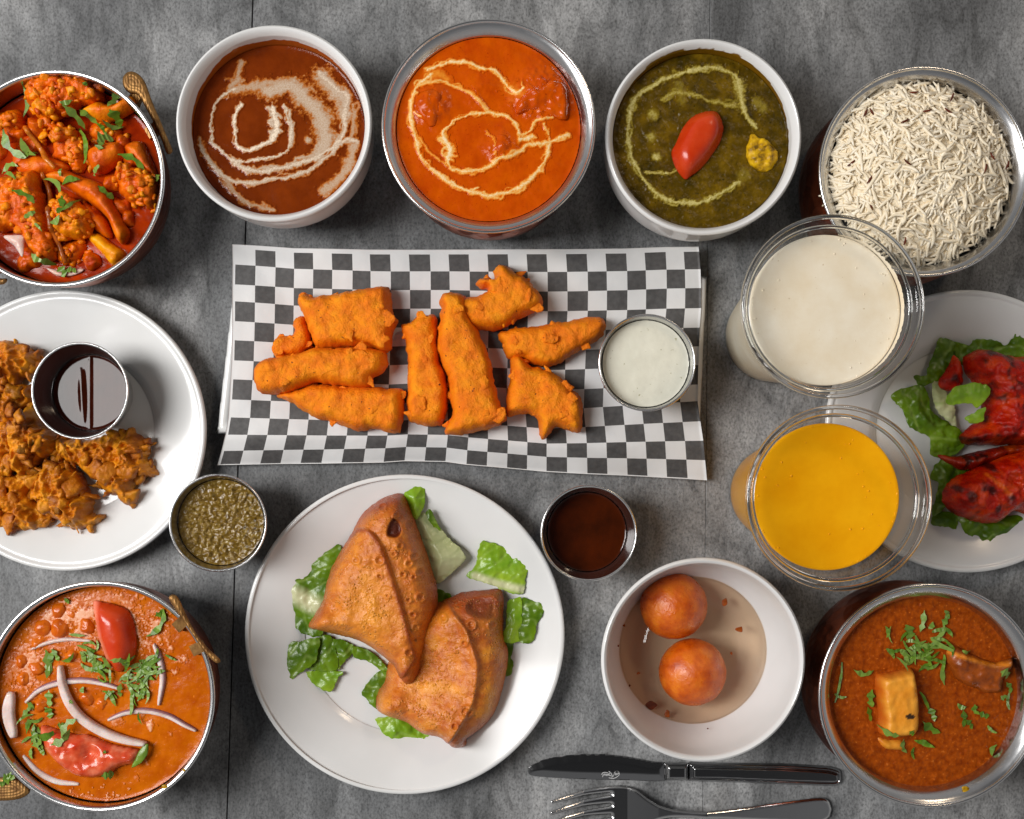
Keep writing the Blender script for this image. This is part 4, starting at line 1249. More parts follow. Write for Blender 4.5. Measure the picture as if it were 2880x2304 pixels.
for pts, wd, h, pur, lab in ONI:
    wd = wd * 1.05
    zz = zH + h
    ce = fp('H', pts, zz)
    out = ribbon_outline(ce, flen('H', wd, zz), 6, .45)
    base_z = np.array([top_z(p[0], p[1], zH, .003) for p in smooth_prof(ce, 3)])
    lift = 0.0 if wd < 60 else 0.0025
    q = pillow(out, zH - 0.0012 + lift, dome(h * .7, flen('H', wd, zz) * .22), .0007, e=.001, w=.001)
    cs = smooth_prof(ce, 5)
    tdir = np.gradient(cs, axis=0)
    nrm = np.stack([-tdir[:, 1], tdir[:, 0]], 1) / np.linalg.norm(tdir, axis=1)[:, None]
    pp = np.stack([q['x'], q['y']], 1)
    k = ((pp[:, None, :] - cs[None]) ** 2).sum(2).argmin(1)
    side = ((pp - cs[k]) * nrm[k]).sum(1) / (flen('H', wd, zz) / 2)
    tag(mesh('onion_slice', q['v'], q['f'], MT['onion'], attrs=dict(purple=np.clip((side - .1) / .25, 0, 1) * pur, red=np.clip(.5 * fbm(P3(q['x'], q['y'], 150, 2), 3), 0, 1) * .6)), lab, 'onion', 'onion slices on the chickpea curry')
    HM.append((q['x'], q['y'], q['v'][:, 2]))
lump('pepper_tip', 'H', [(1000, 1210), (1022, 1215), (1015, 1280), (970, 1340), (905, 1372), (930, 1310), (960, 1250)], zH + .004, .002, 'leaf_dark', 'bright green leaf tip at the end of the thick onion arc', 'leaf', edge_amp=0,
     attrs=dict(vein=lambda x, y, d: 0 * x + .25, rib=lambda x, y, d: 0 * x))
shred_set('H', [(1000, 470, 1115, 280, 50), (1060, 330, 1110, 285, 40), (430, 210, 460, 245, 34), (300, 560, 310, 760, 60), (360, 570, 330, 730, 56), (340, 560, 390, 640, 40), (560, 820, 565, 860, 34), (370, 1200, 470, 1110, 60), (440, 1150, 530, 1030, 50),
                (270, 1150, 380, 1120, 70), (330, 840, 330, 960, 60), (300, 960, 330, 1040, 56), (380, 1080, 430, 1075, 46), (710, 1420, 780, 1415, 60), (740, 1240, 730, 1260, 24), (950, 990, 970, 1080, 16), (180, 960, 220, 940, 60), (140, 1020, 200, 960, 44),
                (780, 620, 890, 670, 50), (410, 640, 500, 580, 34), (490, 900, 510, 920, 26)]
          + scatter(560, 560, 780, 740, 35, 22, ang=0.6) + scatter(890, 640, 1080, 640, 35, 12, ang=-.7) + scatter(900, 760, 1060, 720, 40, 22, ang=-.9) + scatter(880, 930, 1000, 840, 26, 10, ang=1.4)
          + scatter(210, 1000, 230, 1240, 30, 14, ang=-1.1) + scatter(750, 860, 820, 870, 20, 4),
          zH + 0.0006, 'chopped green herb shred on the chickpea curry', 'herb shreds on the chickpea curry')
shred_set('H', [(0, 1460, 70, 1430, 70), (30, 1420, 90, 1450, 50), (-20, 1490, 20, 1480, 40)], 0.0505, 'green herb leaf caught on the brass pan handle', 'herb leaves on the pan handle')

# ---- small steel sauce cups
CUP_H = 0.044
CUP_IN = [(0.0205, 0.0015), (0.0300, 0.0425)]


def sauce_cup(px, py, rpx, zb, label):
    zr = zb + CUP_H
    cx, cy = center(px, py, zr)
    s = rpx * K * (H - zr) / H / 0.0315
    o = empty('sauce_cup', (cx, cy, zb))
    tag(o, label, 'cup', 'small steel sauce cups')
    out = np.vstack([[(0.0001, 0.0005), (0.0195, 0.0)], smooth_prof([(0.0212, 0.0012), (0.0250, 0.0180), (0.0285, 0.0330), (0.0303, 0.0415)], 4)]) * [s, 1]
    v, f = lathe(out, (cx, cy, zb)); mesh('outer_wall', v, f, MT['steel'], o)
    lip = smooth_prof([(0.0303, 0.0416), (0.0314, 0.0422), (0.0315, 0.0434), (0.0308, 0.0440), (0.0300, 0.0434)], 5) * [s, 1]
    v, f = lathe(lip, (cx, cy, zb), 112); mesh('rim', v, f, MT['polish'], o)
    inn = np.array([(0.0299, 0.0433), (0.0296, 0.0410), (0.0278, 0.0330), (0.0270, 0.0290), (0.0242, 0.0170), (0.0207, 0.0030), (0.0190, 0.0015), (0.0001, 0.0015)]) * [s, 1]
    v, f = lathe(inn, (cx, cy, zb), 112); mesh('inner_wall', v, f, MT['steel'], o)
    return (cx, cy), s, lambda z: float(np.interp(z - zb, [0.0030, 0.0170, 0.0290, 0.0330, 0.0410], [0.0207, 0.0242, 0.0270, 0.0278, 0.0296])) * s


PL_Z = 0.0062   # well of the plates
cc, s, ri = sauce_cup(223.6, 1099, 137, PL_Z, 'steel sauce cup of dark syrupy sauce standing on the fritter plate')
zz = PL_Z + 0.022
soup('dark_sauce', 'tamarind', cc, ri(zz) - .0002, zz, lambda x, y, d: 0.0010 * np.exp(-((x - cc[0] + 0.006 + .05 * (y - cc[1])) / 0.0022) ** 2) * np.clip(1.2 - np.abs(y - cc[1] + .002) / .016, 0, 1) + .0003 * np.exp(-((x - cc[0] + .001) / .0012) ** 2),
     label='mirror-dark sweet sauce in the steel cup on the fritter plate', cat='sauce', res=.0005)
cc, s, ri = sauce_cup(612, 1471, 138, 0.0, 'steel sauce cup of chunky green chutney on the bare table')
zz = 0.034
soup('green_chutney', 'mint', cc, ri(zz) - .0002, zz, lambda x, y, d: 0.0022 * fbm(P3(x, y, 330, 3), 3) + 0.0012 * (0.5 - cell(P3(x, y, 380, 2))), label='chunky olive green chutney in a steel cup', cat='chutney', res=.0005)
cc, s, ri = sauce_cup(1656, 1500, 136, 0.0, 'steel sauce cup of smooth dark brown sauce on the bare table')
zz = 0.0265
soup('brown_sauce', 'brownsauce', cc, ri(zz) - .0002, zz, lambda x, y, d: 0.0001 * fbm(P3(x, y, 200, 3), 3), label='smooth dark brown sauce in a steel cup beside the samosa plate', cat='sauce')

# ---- plates
def plate(px, py, rpx, wellr, label, zr=0.0215, lip=0.0042):
    cx, cy = center(px, py, zr)
    R = rpx * K * (H - zr) / H
    prof = [(0.0001, 0.0025), (wellr * .9, 0.0025), (wellr * .92, 0.0), (wellr * .96, 0.0), (wellr * 1.0, 0.003), (wellr * 1.12, 0.0085), (R * .97, zr - .0045), (R * .995, zr - .0025), (R, zr - .0010), (R - .0012, zr), (R - .0028, zr - .0002)]
    top = [(R - lip, zr - .0012), (R - lip * 2, zr - .0022), (wellr * 1.16, 0.0122), (wellr * 1.06, 0.0095), (wellr * 1.0, 0.0072), (wellr * .94, PL_Z), (wellr * .5, PL_Z - .0002), (0.0001, PL_Z - .0003)]
    pr = np.vstack([prof[:4], smooth_prof(prof[4:] + top, 5)])
    v, f = lathe(pr, (cx, cy, 0), 160)
    o = mesh('plate', v, f, MT['ceramic'])
    tag(o, label, 'plate', 'round white plates')
    return (cx, cy), R


plate(183, 1211, 395, 0.055, 'round white plate of fried fritters and a dark sauce cup')
plate(2721, 1213, 398, 0.056, 'round white plate of red grilled chicken on lettuce')
plate(1138, 1785, 450, 0.068, 'large round white plate of two samosas with lettuce', lip=0.002)

# ---- tray and checked paper
tc = smooth_closed(np.vstack([fp('src', [a], .013) for a in ((612, 1190), (612, 1206), (618, 1216), (634, 1220), (1300, 1228), (1944, 1236), (1958, 1234), (1966, 1226), (1969, 1210), (1978, 1010), (1988, 800), (1987, 786), (1979, 778), (1965, 776), (1300, 752), (690, 730), (674, 731), (666, 738), (662, 754), (636, 980))]), 5)
q = pillow(tc, 0.0, lambda x, y, d: 0.0035 * np.sqrt(np.clip(1 - (1 - np.clip(d / .003, 0, 1)) ** 2, 0, 1)) - 0.0085 * np.clip((d - .004) / .012, 0, 1) ** 2 * (3 - 2 * np.clip((d - .004) / .012, 0, 1)), .0018, e=.011, w=.016)
tag(mesh('serving_tray', q['v'], q['f'], MT['ceramic']), 'long white ceramic tray under the black and white checked paper', 'tray')

TXs = [661, 718, 774.5, 826.5, 880, 933, 990.5, 1040, 1097, 1150, 1209, 1261.5, 1318, 1371, 1428, 1481, 1537, 1592, 1650, 1703, 1761, 1813, 1872, 1923, 1966]
BXs = [620, 675, 732, 789, 845.5, 904, 961, 1022, 1079, 1138, 1194.5, 1253, 1312, 1369, 1426, 1482, 1537, 1595, 1652, 1708.5, 1765, 1821, 1876, 1934, 1988]
TY = lambda u: np.interp(u, [0, 1, 3, 5, 7, 9, 17, 20, 22, 24], [700, 703, 711, 713, 715.6, 716, 715, 713, 709, 708])
BY = lambda u: np.interp(u, [0, 1, 3, 5, 8, 9, 11, 12, 14, 16, 18, 20, 22, 24], [1306, 1305, 1303, 1302, 1299, 1295, 1297, 1305, 1315, 1325, 1331, 1335.5, 1341.5, 1348])
Lv = np.array([(150, 98), (152, 207), (150, 345), (150, 462), (150, 600), (148, 732), (145, 872), (138, 1003), (130, 1143), (122, 1267), (103, 1387), (75, 1500), (50, 1592)], float) / 2.464 + [600, 660]
Rv = np.array([(1640, 118), (1650, 240), (1655, 370), (1655, 510), (1645, 645), (1640, 775), (1635, 905), (1632, 1040), (1630, 1155), (1650, 1295), (1670, 1430), (1683, 1565), (1695, 1697)], float) / 2.465 + [1300, 660]
uu = np.concatenate([[-.14, -.07], np.linspace(0, 24, 24 * 5 + 1)])
vv = np.concatenate([[-.28, -.14], np.linspace(0, 12, 12 * 5 + 1), [12.06]])
U, Vv = np.meshgrid(uu, vv, indexing='ij')
uf, vf = U.ravel(), Vv.ravel()
su, sv_ = uf / 24, vf / 12
ext = lambda t, tab: np.interp(t, np.arange(len(tab)), tab) + np.where(t < 0, t * (tab[1] - tab[0]), 0) + np.where(t > len(tab) - 1, (t - len(tab) + 1) * (tab[-1] - tab[-2]), 0)
top_x, bot_x = ext(uf, np.array(TXs)), ext(uf, np.array(BXs))
top_y, bot_y = TY(uf), BY(uf)
lx, ly, rx, ry = ext(vf, Lv[:, 0]), ext(vf, Lv[:, 1]), ext(vf, Rv[:, 0]), ext(vf, Rv[:, 1])
# straight-row guide in the middle of the sheet: rows shorten where the sheet turns down over the tray edge
rows = np.array([0, 1.95, 4.1, 6.25, 8.4, 10.55, 12.7, 14.9, 17.1, 19.1, 20.75, 22.2, 23.75]) / 23.75 * 12
midv = ext(vf, rows) / 12
lvn = (ly - Lv[0, 1]) / (Lv[-1, 1] - Lv[0, 1]); rvn = (ry - Rv[0, 1]) / (Rv[-1, 1] - Rv[0, 1])
wl, wr_ = np.clip(1 - su * 3, 0, 1), np.clip(1 - (1 - su) * 3, 0, 1)
sv2 = lvn * wl + rvn * wr_ + midv * (1 - wl - wr_)
blx = lx - (Lv[0, 0] + (Lv[-1, 0] - Lv[0, 0]) * sv2)
brx = rx - (Rv[0, 0] + (Rv[-1, 0] - Rv[0, 0]) * sv2)
PXx = top_x * (1 - sv2) + bot_x * sv2 + blx * (1 - su) + brx * su
PYy = top_y * (1 - sv2) + bot_y * sv2
pz = 0.0158 - 0.0022 * np.clip(np.minimum(np.minimum(uf - 1, 23 - uf), np.minimum(vf - 1, 8.6 - vf)) / 1.5, 0, 1)
pz = pz - 0.0085 * np.clip((vf - 10.2) / 1.8, 0, 1) ** 1.2 - 0.002 * np.clip((.7 - vf) / 1, 0, 1)
pz = pz + 0.0005 * fbm(np.stack([uf * .55, vf * .5, 0 * uf], 1), 3) + 0.0012 * np.sin(uf * 1.1 + .6) * np.clip((vf - 10) / 2, 0, 1)
PAPER_Z = 0.0136
s_ = K * (H - pz) / H
pv = np.stack([(PXx - NX) * s_, (NY - PYy) * s_, pz], 1)
nu, nv = len(uu), len(vv)
fa = [[i * nv + j, i * nv + j + 1, (i + 1) * nv + j + 1, (i + 1) * nv + j] for i in range(nu - 1) for j in range(nv - 1)]
n0 = len(pv)
pv2 = pv.copy(); pv2[:, 2] -= 0.00015
fb = [[n0 + a for a in q_][::-1] for q_ in fa]
border = [i * nv for i in range(nu)] + [(nu - 1) * nv + j for j in range(1, nv)] + [i * nv + nv - 1 for i in range(nu - 2, -1, -1)] + [j for j in range(nv - 2, 0, -1)]
fc = [[border[k], n0 + border[k], n0 + border[(k + 1) % len(border)], border[(k + 1) % len(border)]] for k in range(len(border))]
uvs = np.stack([uf, vf], 1)
o = mesh('checked_paper', np.vstack([pv, pv2]), fa + fb + fc, MT['paper'], uv=np.vstack([uvs, uvs]))
tag(o, 'black and white checked food paper lining the tray of fried fish', 'paper')

# ---- sauce cup on the tray
cc, s, ri = sauce_cup(1820, 1020, 137, 0.0150, 'steel sauce cup of white yogurt sauce standing on the checked paper')
zz = 0.0150 + 0.036
soup('yogurt_sauce', 'raita', cc, ri(zz) - .0002, zz, lambda x, y, d: 0.0003 * fbm(P3(x, y, 120, 3), 3), label='white yogurt dip with green flecks in a steel cup', cat='sauce')

# ---- fried fish
FISH = [
    ('F', [(575, 455), (630, 400), (690, 420), (840, 405), (1000, 375), (1160, 352), (1225, 380), (1240, 540), (1282, 590), (1235, 690), (1235, 790), (1160, 810), (1080, 780), (960, 775), (820, 785), (700, 770), (670, 690), (620, 560)], 0.0005, .023, 'broad square piece of battered fish beside the small knob'),
    ('F', [(540, 600), (590, 555), (632, 570), (655, 650), (672, 750), (600, 832), (430, 848), (402, 770), (440, 700), (548, 680)], 0, .016, 'small knobbly battered fish end tucked between two larger pieces'),
    ('F', [(420, 1110), (540, 1080), (700, 1030), (880, 1040), (1100, 1050), (1200, 1065), (1312, 1070), (1322, 1180), (1302, 1330), (1270, 1375), (1130, 1350), (1000, 1362), (880, 1320), (740, 1280), (610, 1220), (540, 1170)], 0, .021, 'wedge-shaped battered fish piece with a square end under the long one'),
    ('F', [(280, 935), (330, 880), (430, 850), (560, 830), (700, 785), (860, 785), (1010, 775), (1110, 790), (1200, 820), (1195, 930), (1112, 1000), (1098, 1060), (950, 1055), (830, 1042), (700, 1030), (560, 1080), (440, 1110), (320, 1092), (285, 1020)], .0045, .023, 'long rounded battered fish strip lying over the wedge-shaped piece'),
    ('X', [(465, 480), (560, 460), (620, 400), (740, 375), (830, 400), (860, 620), (870, 860), (930, 980), (950, 1150), (945, 1350), (900, 1500), (800, 1540), (660, 1510), (550, 1490), (525, 1330), (530, 1050), (530, 850), (500, 650)], 0, .021, 'upright battered fish finger with a square foot in the middle of the tray'),
    ('E', [(92, 340), (112, 300), (170, 290), (218, 300), (212, 240), (255, 202), (320, 212), (370, 262), (430, 287), (480, 330), (530, 390), (565, 450), (540, 510), (470, 545), (370, 595), (300, 632), (230, 660), (120, 655), (60, 640), (-20, 560), (-30, 460), (30, 425), (90, 428), (140, 405), (172, 380), (130, 366)], 0, .024, 'hook-tipped battered fish piece behind the tallest strip'),
    ('X', [(870, 240), (910, 165), (1020, 155), (1130, 190), (1165, 280), (1180, 400), (1270, 560), (1330, 700), (1400, 880), (1430, 1060), (1480, 1250), (1560, 1440), (1540, 1500), (1400, 1560), (1260, 1590), (1100, 1625), (950, 1630), (920, 1570), (960, 1480), (1000, 1380), (975, 1260), (960, 1100), (920, 960), (860, 840), (840, 700), (850, 520), (880, 370)], .0035, .024, 'longest battered fish strip leaning over its neighbour, widening to the foot'),
    ('E', [(250, 690), (330, 650), (480, 630), (600, 612), (740, 592), (850, 570), (970, 566), (1000, 640), (975, 702), (890, 750), (800, 810), (700, 870), (600, 915), (480, 890), (400, 860), (320, 860), (290, 790)], 0, .019, 'tapering battered fish tail pointing at the white dip'),
    ('E', [(340, 850), (400, 830), (470, 900), (580, 930), (680, 985), (770, 1070), (830, 1130), (840, 1250), (820, 1360), (740, 1355), (660, 1330), (600, 1390), (570, 1420), (540, 1400), (520, 1280), (440, 1240), (330, 1260), (302, 1200), (320, 1050), (332, 930)], .001, .021, 'ragged triangular battered fish piece with a small hanging tip'),
]
for i, (fr, pts, dz0, h, lab) in enumerate(FISH):
    o, q = lump('fried_fish', fr, pts, PAPER_Z + .0005 + dz0, h, 'fish', lab, 'fried fish', 'battered fish pieces on the tray', wd=.0068, rough=.0015, edge_amp=.0018, escale=300, smooth=8, seed=60 + i, nscale=90, e=.006, res=.0008, zref=PAPER_Z + .013,
         attrs=dict(brown=lambda x, y, d, s=i: np.clip(nz(70, 70 + s, .05, .5)(x, y, d) * .45 + .3 * np.clip(1 - d / .003, 0, 1), 0, .8)), cells=(260, .0007))
    flakes(o, fr, pts, PAPER_Z + .001, 5, 'fish', 700 + 20 * i, 'batter_crust', (.0014, .0030), (.0014, .0026), .15, .0008, (.0012, .0075), rim=True, el_=(.7, 1.0), attrf=lambda q, sd: dict(brown=np.full(len(q['x']), random.random() * .5)))
    flakes(o, fr, pts, PAPER_Z + .001, 5, 'fish', 710 + 20 * i, 'batter_crust', (.0025, .0055), (.0005, .0012), .1, .0012, (.0015, .0035), attrf=lambda q, sd: dict(brown=np.full(len(q['x']), random.random() * .35)))


# ---- samosas
def bubbles(x, y, fr, z, lst, r=7):
    h = np.zeros(len(x))
    for bx, by, br in lst:
        c = fp(fr, [(bx, by)], z)[0]
        rr = np.hypot(x - c[0], y - c[1]) / flen(fr, br, z)
        h += 0.0017 * np.exp(-((rr - 1.0) / .3) ** 2) - 0.0008 * np.exp(-(rr / .6) ** 2)
    return h


def hole(x, y, fr, z, pts):
    out = smooth_closed(fp(fr, pts, z), 5)
    p = np.stack([x, y], 1)
    d, _ = seg_near(p, out)
    return np.where(inside(p, out), d, 0)


def seam_h(fr, z, pts, step, ridge, wid=.0022):
    c = smooth_prof(fp(fr, pts, z), 6)
    t = np.gradient(c, axis=0)
    nn = np.stack([-t[:, 1], t[:, 0]], 1) / np.linalg.norm(t, axis=1)[:, None]

    def fn(x, y):
        p = np.stack([x, y], 1)
        k = ((p[:, None, :] - c[None]) ** 2).sum(2).argmin(1)
        sd = ((p - c[k]) * nn[k]).sum(1)
        dd = np.linalg.norm(p - c[k], axis=1)
        far = np.exp(-(dd / .016) ** 2)
        return step * np.tanh(sd / .0004) * far + ridge * np.exp(-((sd + .001) / wid) ** 2) * (dd < .012), sd, dd
    return fn


z1 = .034


def knob(x, y, fr, z, bx, by, r, h):
    c = fp(fr, [(bx, by)], z)[0]
    return h * np.exp(-(np.hypot(x - c[0], y - c[1]) / r) ** 2.5)


S1p = [(860, 130), (900, 200), (935, 300), (985, 430), (1015, 530), (1040, 620), (1042, 740), (1022, 820), (1005, 920), (985, 1000), (968, 1060), (935, 1110), (888, 1132), (848, 1095), (815, 1030), (760, 985), (690, 930), (620, 895), (530, 870), (440, 848), (367, 826), (400, 760), (440, 690), (460, 600), (490, 510), (540, 420), (590, 340), (620, 280), (660, 220), (740, 160), (800, 135)]
sm1 = seam_h('S', z1, [(600, 330), (640, 305), (700, 310), (755, 365), (800, 470), (850, 620), (890, 760), (930, 900), (945, 970), (900, 1030)], -.0013, .0)
bub1 = [(960, 525, 22), (930, 550, 14), (875, 535, 16), (905, 480, 18), (930, 445, 20), (965, 655, 22), (905, 665, 14), (925, 740, 17), (940, 805, 18), (905, 930, 20), (760, 460, 24), (640, 460, 20), (860, 390, 16), (830, 430, 14), (905, 285, 22), (765, 195, 20), (935, 875, 12), (760, 540, 14), (800, 640, 12), (990, 910, 12), (840, 235, 16), (880, 240, 12)]
H1 = [(805, 270), (830, 245), (860, 280), (868, 320), (845, 350), (800, 345), (790, 320)]
lump('samosa', 'S', S1p, .0135, .034, 'samosa', 'upper samosa with a long seam and a hole near its tip', 'samosa', 'samosas on the plate', wd=.018, smooth=60, rough=.0011, edge_amp=.0006, e=.004, seed=90, zref=.030, res=.0007, nscale=70,
     hf=lambda x, y, d: (sm1(x, y)[0] * 1.7 + knob(x, y, 'S', z1, 895, 1065, .010, .006) + knob(x, y, 'S', z1, 440, 770, .009, .005) + .0009 * np.exp(-((d - .0030) / .0013) ** 2) + .0016 * fbm(P3(x, y, 120, 3), 4) + bubbles(x, y, 'S', z1, bub1) * .8 - np.clip(hole(x, y, 'S', z1, H1) * 2, 0, .004)
                         - .004 * np.exp(-(np.hypot(x - fp('S', [(520, 720)], z1)[0][0], y - fp('S', [(520, 720)], z1)[0][1]) / .006) ** 2)) * np.clip(d / .002, 0, 1),
     attrs=dict(brown=lambda x, y, d: np.clip(.75 * np.clip(1 - d / .007, 0, 1) + .6 * (y > fp('S', [(0, 300)], z1)[0][1]) * np.clip((y - fp('S', [(0, 300)], z1)[0][1]) / .015, 0, 1) + .8 * np.exp(-((sm1(x, y)[1] + .0012) / .0012) ** 2) * (sm1(x, y)[2] < .01)
                                            + .5 * np.exp(-(np.hypot(x - fp('S', [(900, 1070)], z1)[0][0], y - fp('S', [(900, 1070)], z1)[0][1]) / .011) ** 2) + .3 * nz(90, 5, 0, .5)(x, y, d), 0, .9),
                hole=lambda x, y, d: np.clip(np.clip(hole(x, y, 'S', z1, H1) / .0008, 0, 1) + np.clip(-bubbles(x, y, 'S', z1, bub1) / .0012, 0, .28), 0, 1), gold=lambda x, y, d: np.clip(.35 * nz(70, 6, -.1, .5)(x, y, d) + .5 * np.exp(-(np.hypot((x - fp('S', [(690, 700)], z1)[0][0]) / .016, (y - fp('S', [(690, 700)], z1)[0][1]) / .024)) ** 2), 0, .8)))
S2p = [(1380, 632), (1388, 760), (1388, 860), (1412, 950), (1402, 1060), (1372, 1190), (1322, 1300), (1242, 1375), (1198, 1400), (1192, 1440), (1130, 1452), (1090, 1420), (1060, 1395), (970, 1380), (880, 1322), (760, 1282), (718, 1240), (728, 1170), (762, 1110), (765, 1050), (800, 950), (880, 820), (960, 740), (1040, 700), (1110, 668), (1180, 640), (1290, 630)]
sm2 = seam_h('S', z1 - .006, [(1160, 760), (1200, 810), (1230, 890), (1258, 980), (1255, 1080), (1235, 1180), (1200, 1250), (1150, 1330)], -.0010, .0012)
H2 = [(1200, 680), (1260, 655), (1340, 660), (1368, 700), (1350, 760), (1290, 770), (1225, 750), (1195, 720)]
bub2 = [(1225, 790, 22), (1330, 795, 20), (1190, 880, 16), (1200, 1230, 30), (1140, 1300, 18), (1080, 760, 18)]
lump('samosa', 'S', S2p, .0095, .032, 'samosa', 'lower samosa with an open hollow corner, partly under the other', 'samosa', 'samosas on the plate', wd=.018, smooth=60, rough=.0011, edge_amp=.0006, e=.004, seed=92, zref=.022, res=.0007, nscale=70,
     hf=lambda x, y, d: (sm2(x, y)[0] * 1.6 + knob(x, y, 'S', z1, 1150, 1395, .009, .006) + knob(x, y, 'S', z1, 790, 1200, .010, .005) + .0009 * np.exp(-((d - .0030) / .0013) ** 2) + .0016 * fbm(P3(x, y, 120, 5), 4) + bubbles(x, y, 'S', z1 - .006, bub2) - np.clip(hole(x, y, 'S', z1 - .008, H2) * 1.6, 0, .007)) * np.clip(d / .002, 0, 1)
     - .016 * np.clip(1 - np.hypot(x - fp('S', [(840, 960)], .02)[0][0], y - fp('S', [(840, 960)], .02)[0][1]) / .05, 0, 1),
     attrs=dict(brown=lambda x, y, d: np.clip(.7 * np.clip(1 - d / .006, 0, 1) + .9 * np.exp(-(np.hypot(x - fp('S', [(1240, 700)], z1)[0][0], y - fp('S', [(1240, 700)], z1)[0][1]) / .02) ** 2) + .6 * np.exp(-(np.hypot(x - fp('S', [(1150, 1390)], z1)[0][0], y - fp('S', [(1150, 1390)], z1)[0][1]) / .012) ** 2)
                                            + .3 * nz(90, 8, 0, .5)(x, y, d), 0, .9),
                hole=lambda x, y, d: .55 * np.clip(hole(x, y, 'S', z1 - .008, H2) / .002, 0, 1), gold=lambda x, y, d: .75 * nz(70, 9, -.05, .4)(x, y, d)))


# ---- lettuce
def leaf(fr, pts, z0, mat, label, group, rib=None, ribw=.003, ruffle=.0022, rs=70, seed=0, veins=True, tilt=None, tension=.85, arch=0.0015, zref=None):
    zr = z0 + .003 if zref is None else zref
    out = smooth_closed(fp(fr, pts, zr), 5, tension)
    out = rough_edge(smooth_closed(out, 2), .0016, 300, seed)
    rc_ = smooth_prof(fp(fr, rib, zr), 6) if rib is not None else None
    c = out.mean(0)

    def vein(x, y):
        p = np.stack([x, y], 1)
        if rc_ is None:
            u = (x - c[0]) * math.cos(seed) + (y - c[1]) * math.sin(seed)
            vv_ = -(x - c[0]) * math.sin(seed) + (y - c[1]) * math.cos(seed)
            ph = (u + np.abs(vv_) * .7) * 520 + 2.2 * fbm(P3(x, y, 120, seed), 3)
            return np.clip(np.cos(ph) - .62, 0, 1) * 2.2, np.zeros(len(x))
        d, _ = seg_near(p, rc_, False)
        t = rc_[-1] - rc_[0]; t = t / np.linalg.norm(t)
        u = ((p - rc_[0]) * t).sum(1)
        ph = (u - d * .8) * 620 + 2.0 * fbm(P3(x, y, 120, seed), 3)
        return np.clip(np.cos(ph) - .66, 0, 1) * 2.0, np.clip(1.4 - d / ribw, 0, 1)

    def hf(x, y, d):
        r = arch * np.clip(d / .012, 0, 1) + ruffle * fbm(P3(x, y, rs, seed + .5), 3) * 1.6 + .0005 * fbm(P3(x, y, 260, seed), 2)
        vn, rb = vein(x, y)
        return np.maximum(r, -.0005 + 0 * r) + .0005 * np.clip(rb, 0, 1) - .0004 * vn
    q = pillow(out, z0, hf, .0007, e=.0006, w=.001, thin=.0005, zadd=tilt)
    vn, rb = vein(q['x'], q['y'])
    n3 = np.clip(.6 + fbm(P3(q['x'], q['y'], 90, seed + 2), 3), 0, 1)
    o = mesh('lettuce_leaf', q['v'], q['f'], MT[mat], attrs=dict(vein=np.clip(vn, 0, 1) * .75 * n3 * (1 if veins else .3), rib=rb * .9))
    tag(o, label, 'lettuce', group)
    HM.append((q['x'], q['y'], q['v'][:, 2]))
    return o


SG = 'lettuce pieces on the samosa plate'
leaf('S', [(545, 395), (480, 390), (430, 420), (400, 460), (340, 500), (280, 570), (255, 640), (240, 690), (230, 760), (290, 800), (350, 850), (440, 860), (520, 700), (560, 540)], .0105, 'leaf_dark', 'broad dark lettuce leaf with a pale rib beside the upper samosa', SG, rib=[(258, 625), (330, 660), (420, 705), (520, 730)], ribw=.006, seed=1, rs=55)
leaf('S', [(430, 878), (500, 865), (532, 1030), (440, 1047), (380, 1032), (415, 980)], .0095, 'leaf_dark', 'squarish dark lettuce piece between two others below the samosa corner', SG, seed=3)
leaf('S', [(350, 1050), (440, 1040), (552, 1046), (530, 1090), (492, 1152), (420, 1120)], .0085, 'leaf_light', 'kite-shaped bright lettuce piece resting in the plate well', SG, seed=4)
leaf('S', [(275, 910), (340, 890), (432, 868), (436, 910), (422, 980), (400, 1010), (330, 1060), (272, 1086)], .0125, 'leaf_dark', 'flat dark lettuce square with a pointed corner on the plate rim side', SG, seed=2, ruffle=.001)
leaf('S', [(500, 878), (612, 912), (602, 960), (560, 1000), (532, 1035)], .0085, 'leaf_dark', 'small dark lettuce scrap beside the white gap on the plate', SG, seed=5)
leaf('S', [(608, 915), (700, 945), (795, 1035), (760, 1042), (680, 992), (610, 975)], .0085, 'leaf_dark', 'narrow lettuce strip along the lower edge of the upper samosa', SG, seed=6)
leaf('S', [(750, 1040), (800, 1040), (780, 1150), (735, 1240), (680, 1192), (654, 1150)], .0075, 'leaf_dark', 'lettuce corner poking out beside the lower samosa', SG, seed=7, arch=.002)
leaf('S', [(725, 1292), (800, 1280), (900, 1300), (1032, 1388), (1002, 1442), (880, 1422), (792, 1436), (755, 1360)], .0075, 'leaf_light', 'bright ruffled lettuce piece under the lower samosa on the plate well', SG, seed=8, arch=.003)
leaf('S', [(870, 160), (900, 102), (976, 90), (976, 190), (932, 255)], .0175, 'leaf_light', 'curled lettuce tip behind the upper samosa point', SG, seed=9, arch=.006)
leaf('S', [(985, 230), (1010, 212), (1050, 290), (1065, 320), (1020, 290)], .018, 'leaf_dark', 'thin dark lettuce edge beside the pale stalk', SG, seed=10)
leaf('S', [(925, 262), (970, 222), (1020, 260), (1090, 340), (1192, 450), (1150, 510), (1050, 592), (1000, 540), (960, 400)], .0135, 'leaf_pale', 'pale cream lettuce stalk beside the upper samosa', SG, seed=11, ruffle=.0008, rs=40, veins=False, arch=.006)
leaf('S', [(1270, 380), (1350, 385), (1430, 430), (1512, 490), (1500, 560), (1492, 640), (1430, 642), (1300, 592), (1195, 552), (1240, 500)], .0145, 'leaf_light', 'bright green lettuce piece with a white rib on the plate rim', SG, rib=[(1240, 552), (1350, 590), (1500, 625)], ribw=.0028, seed=12)
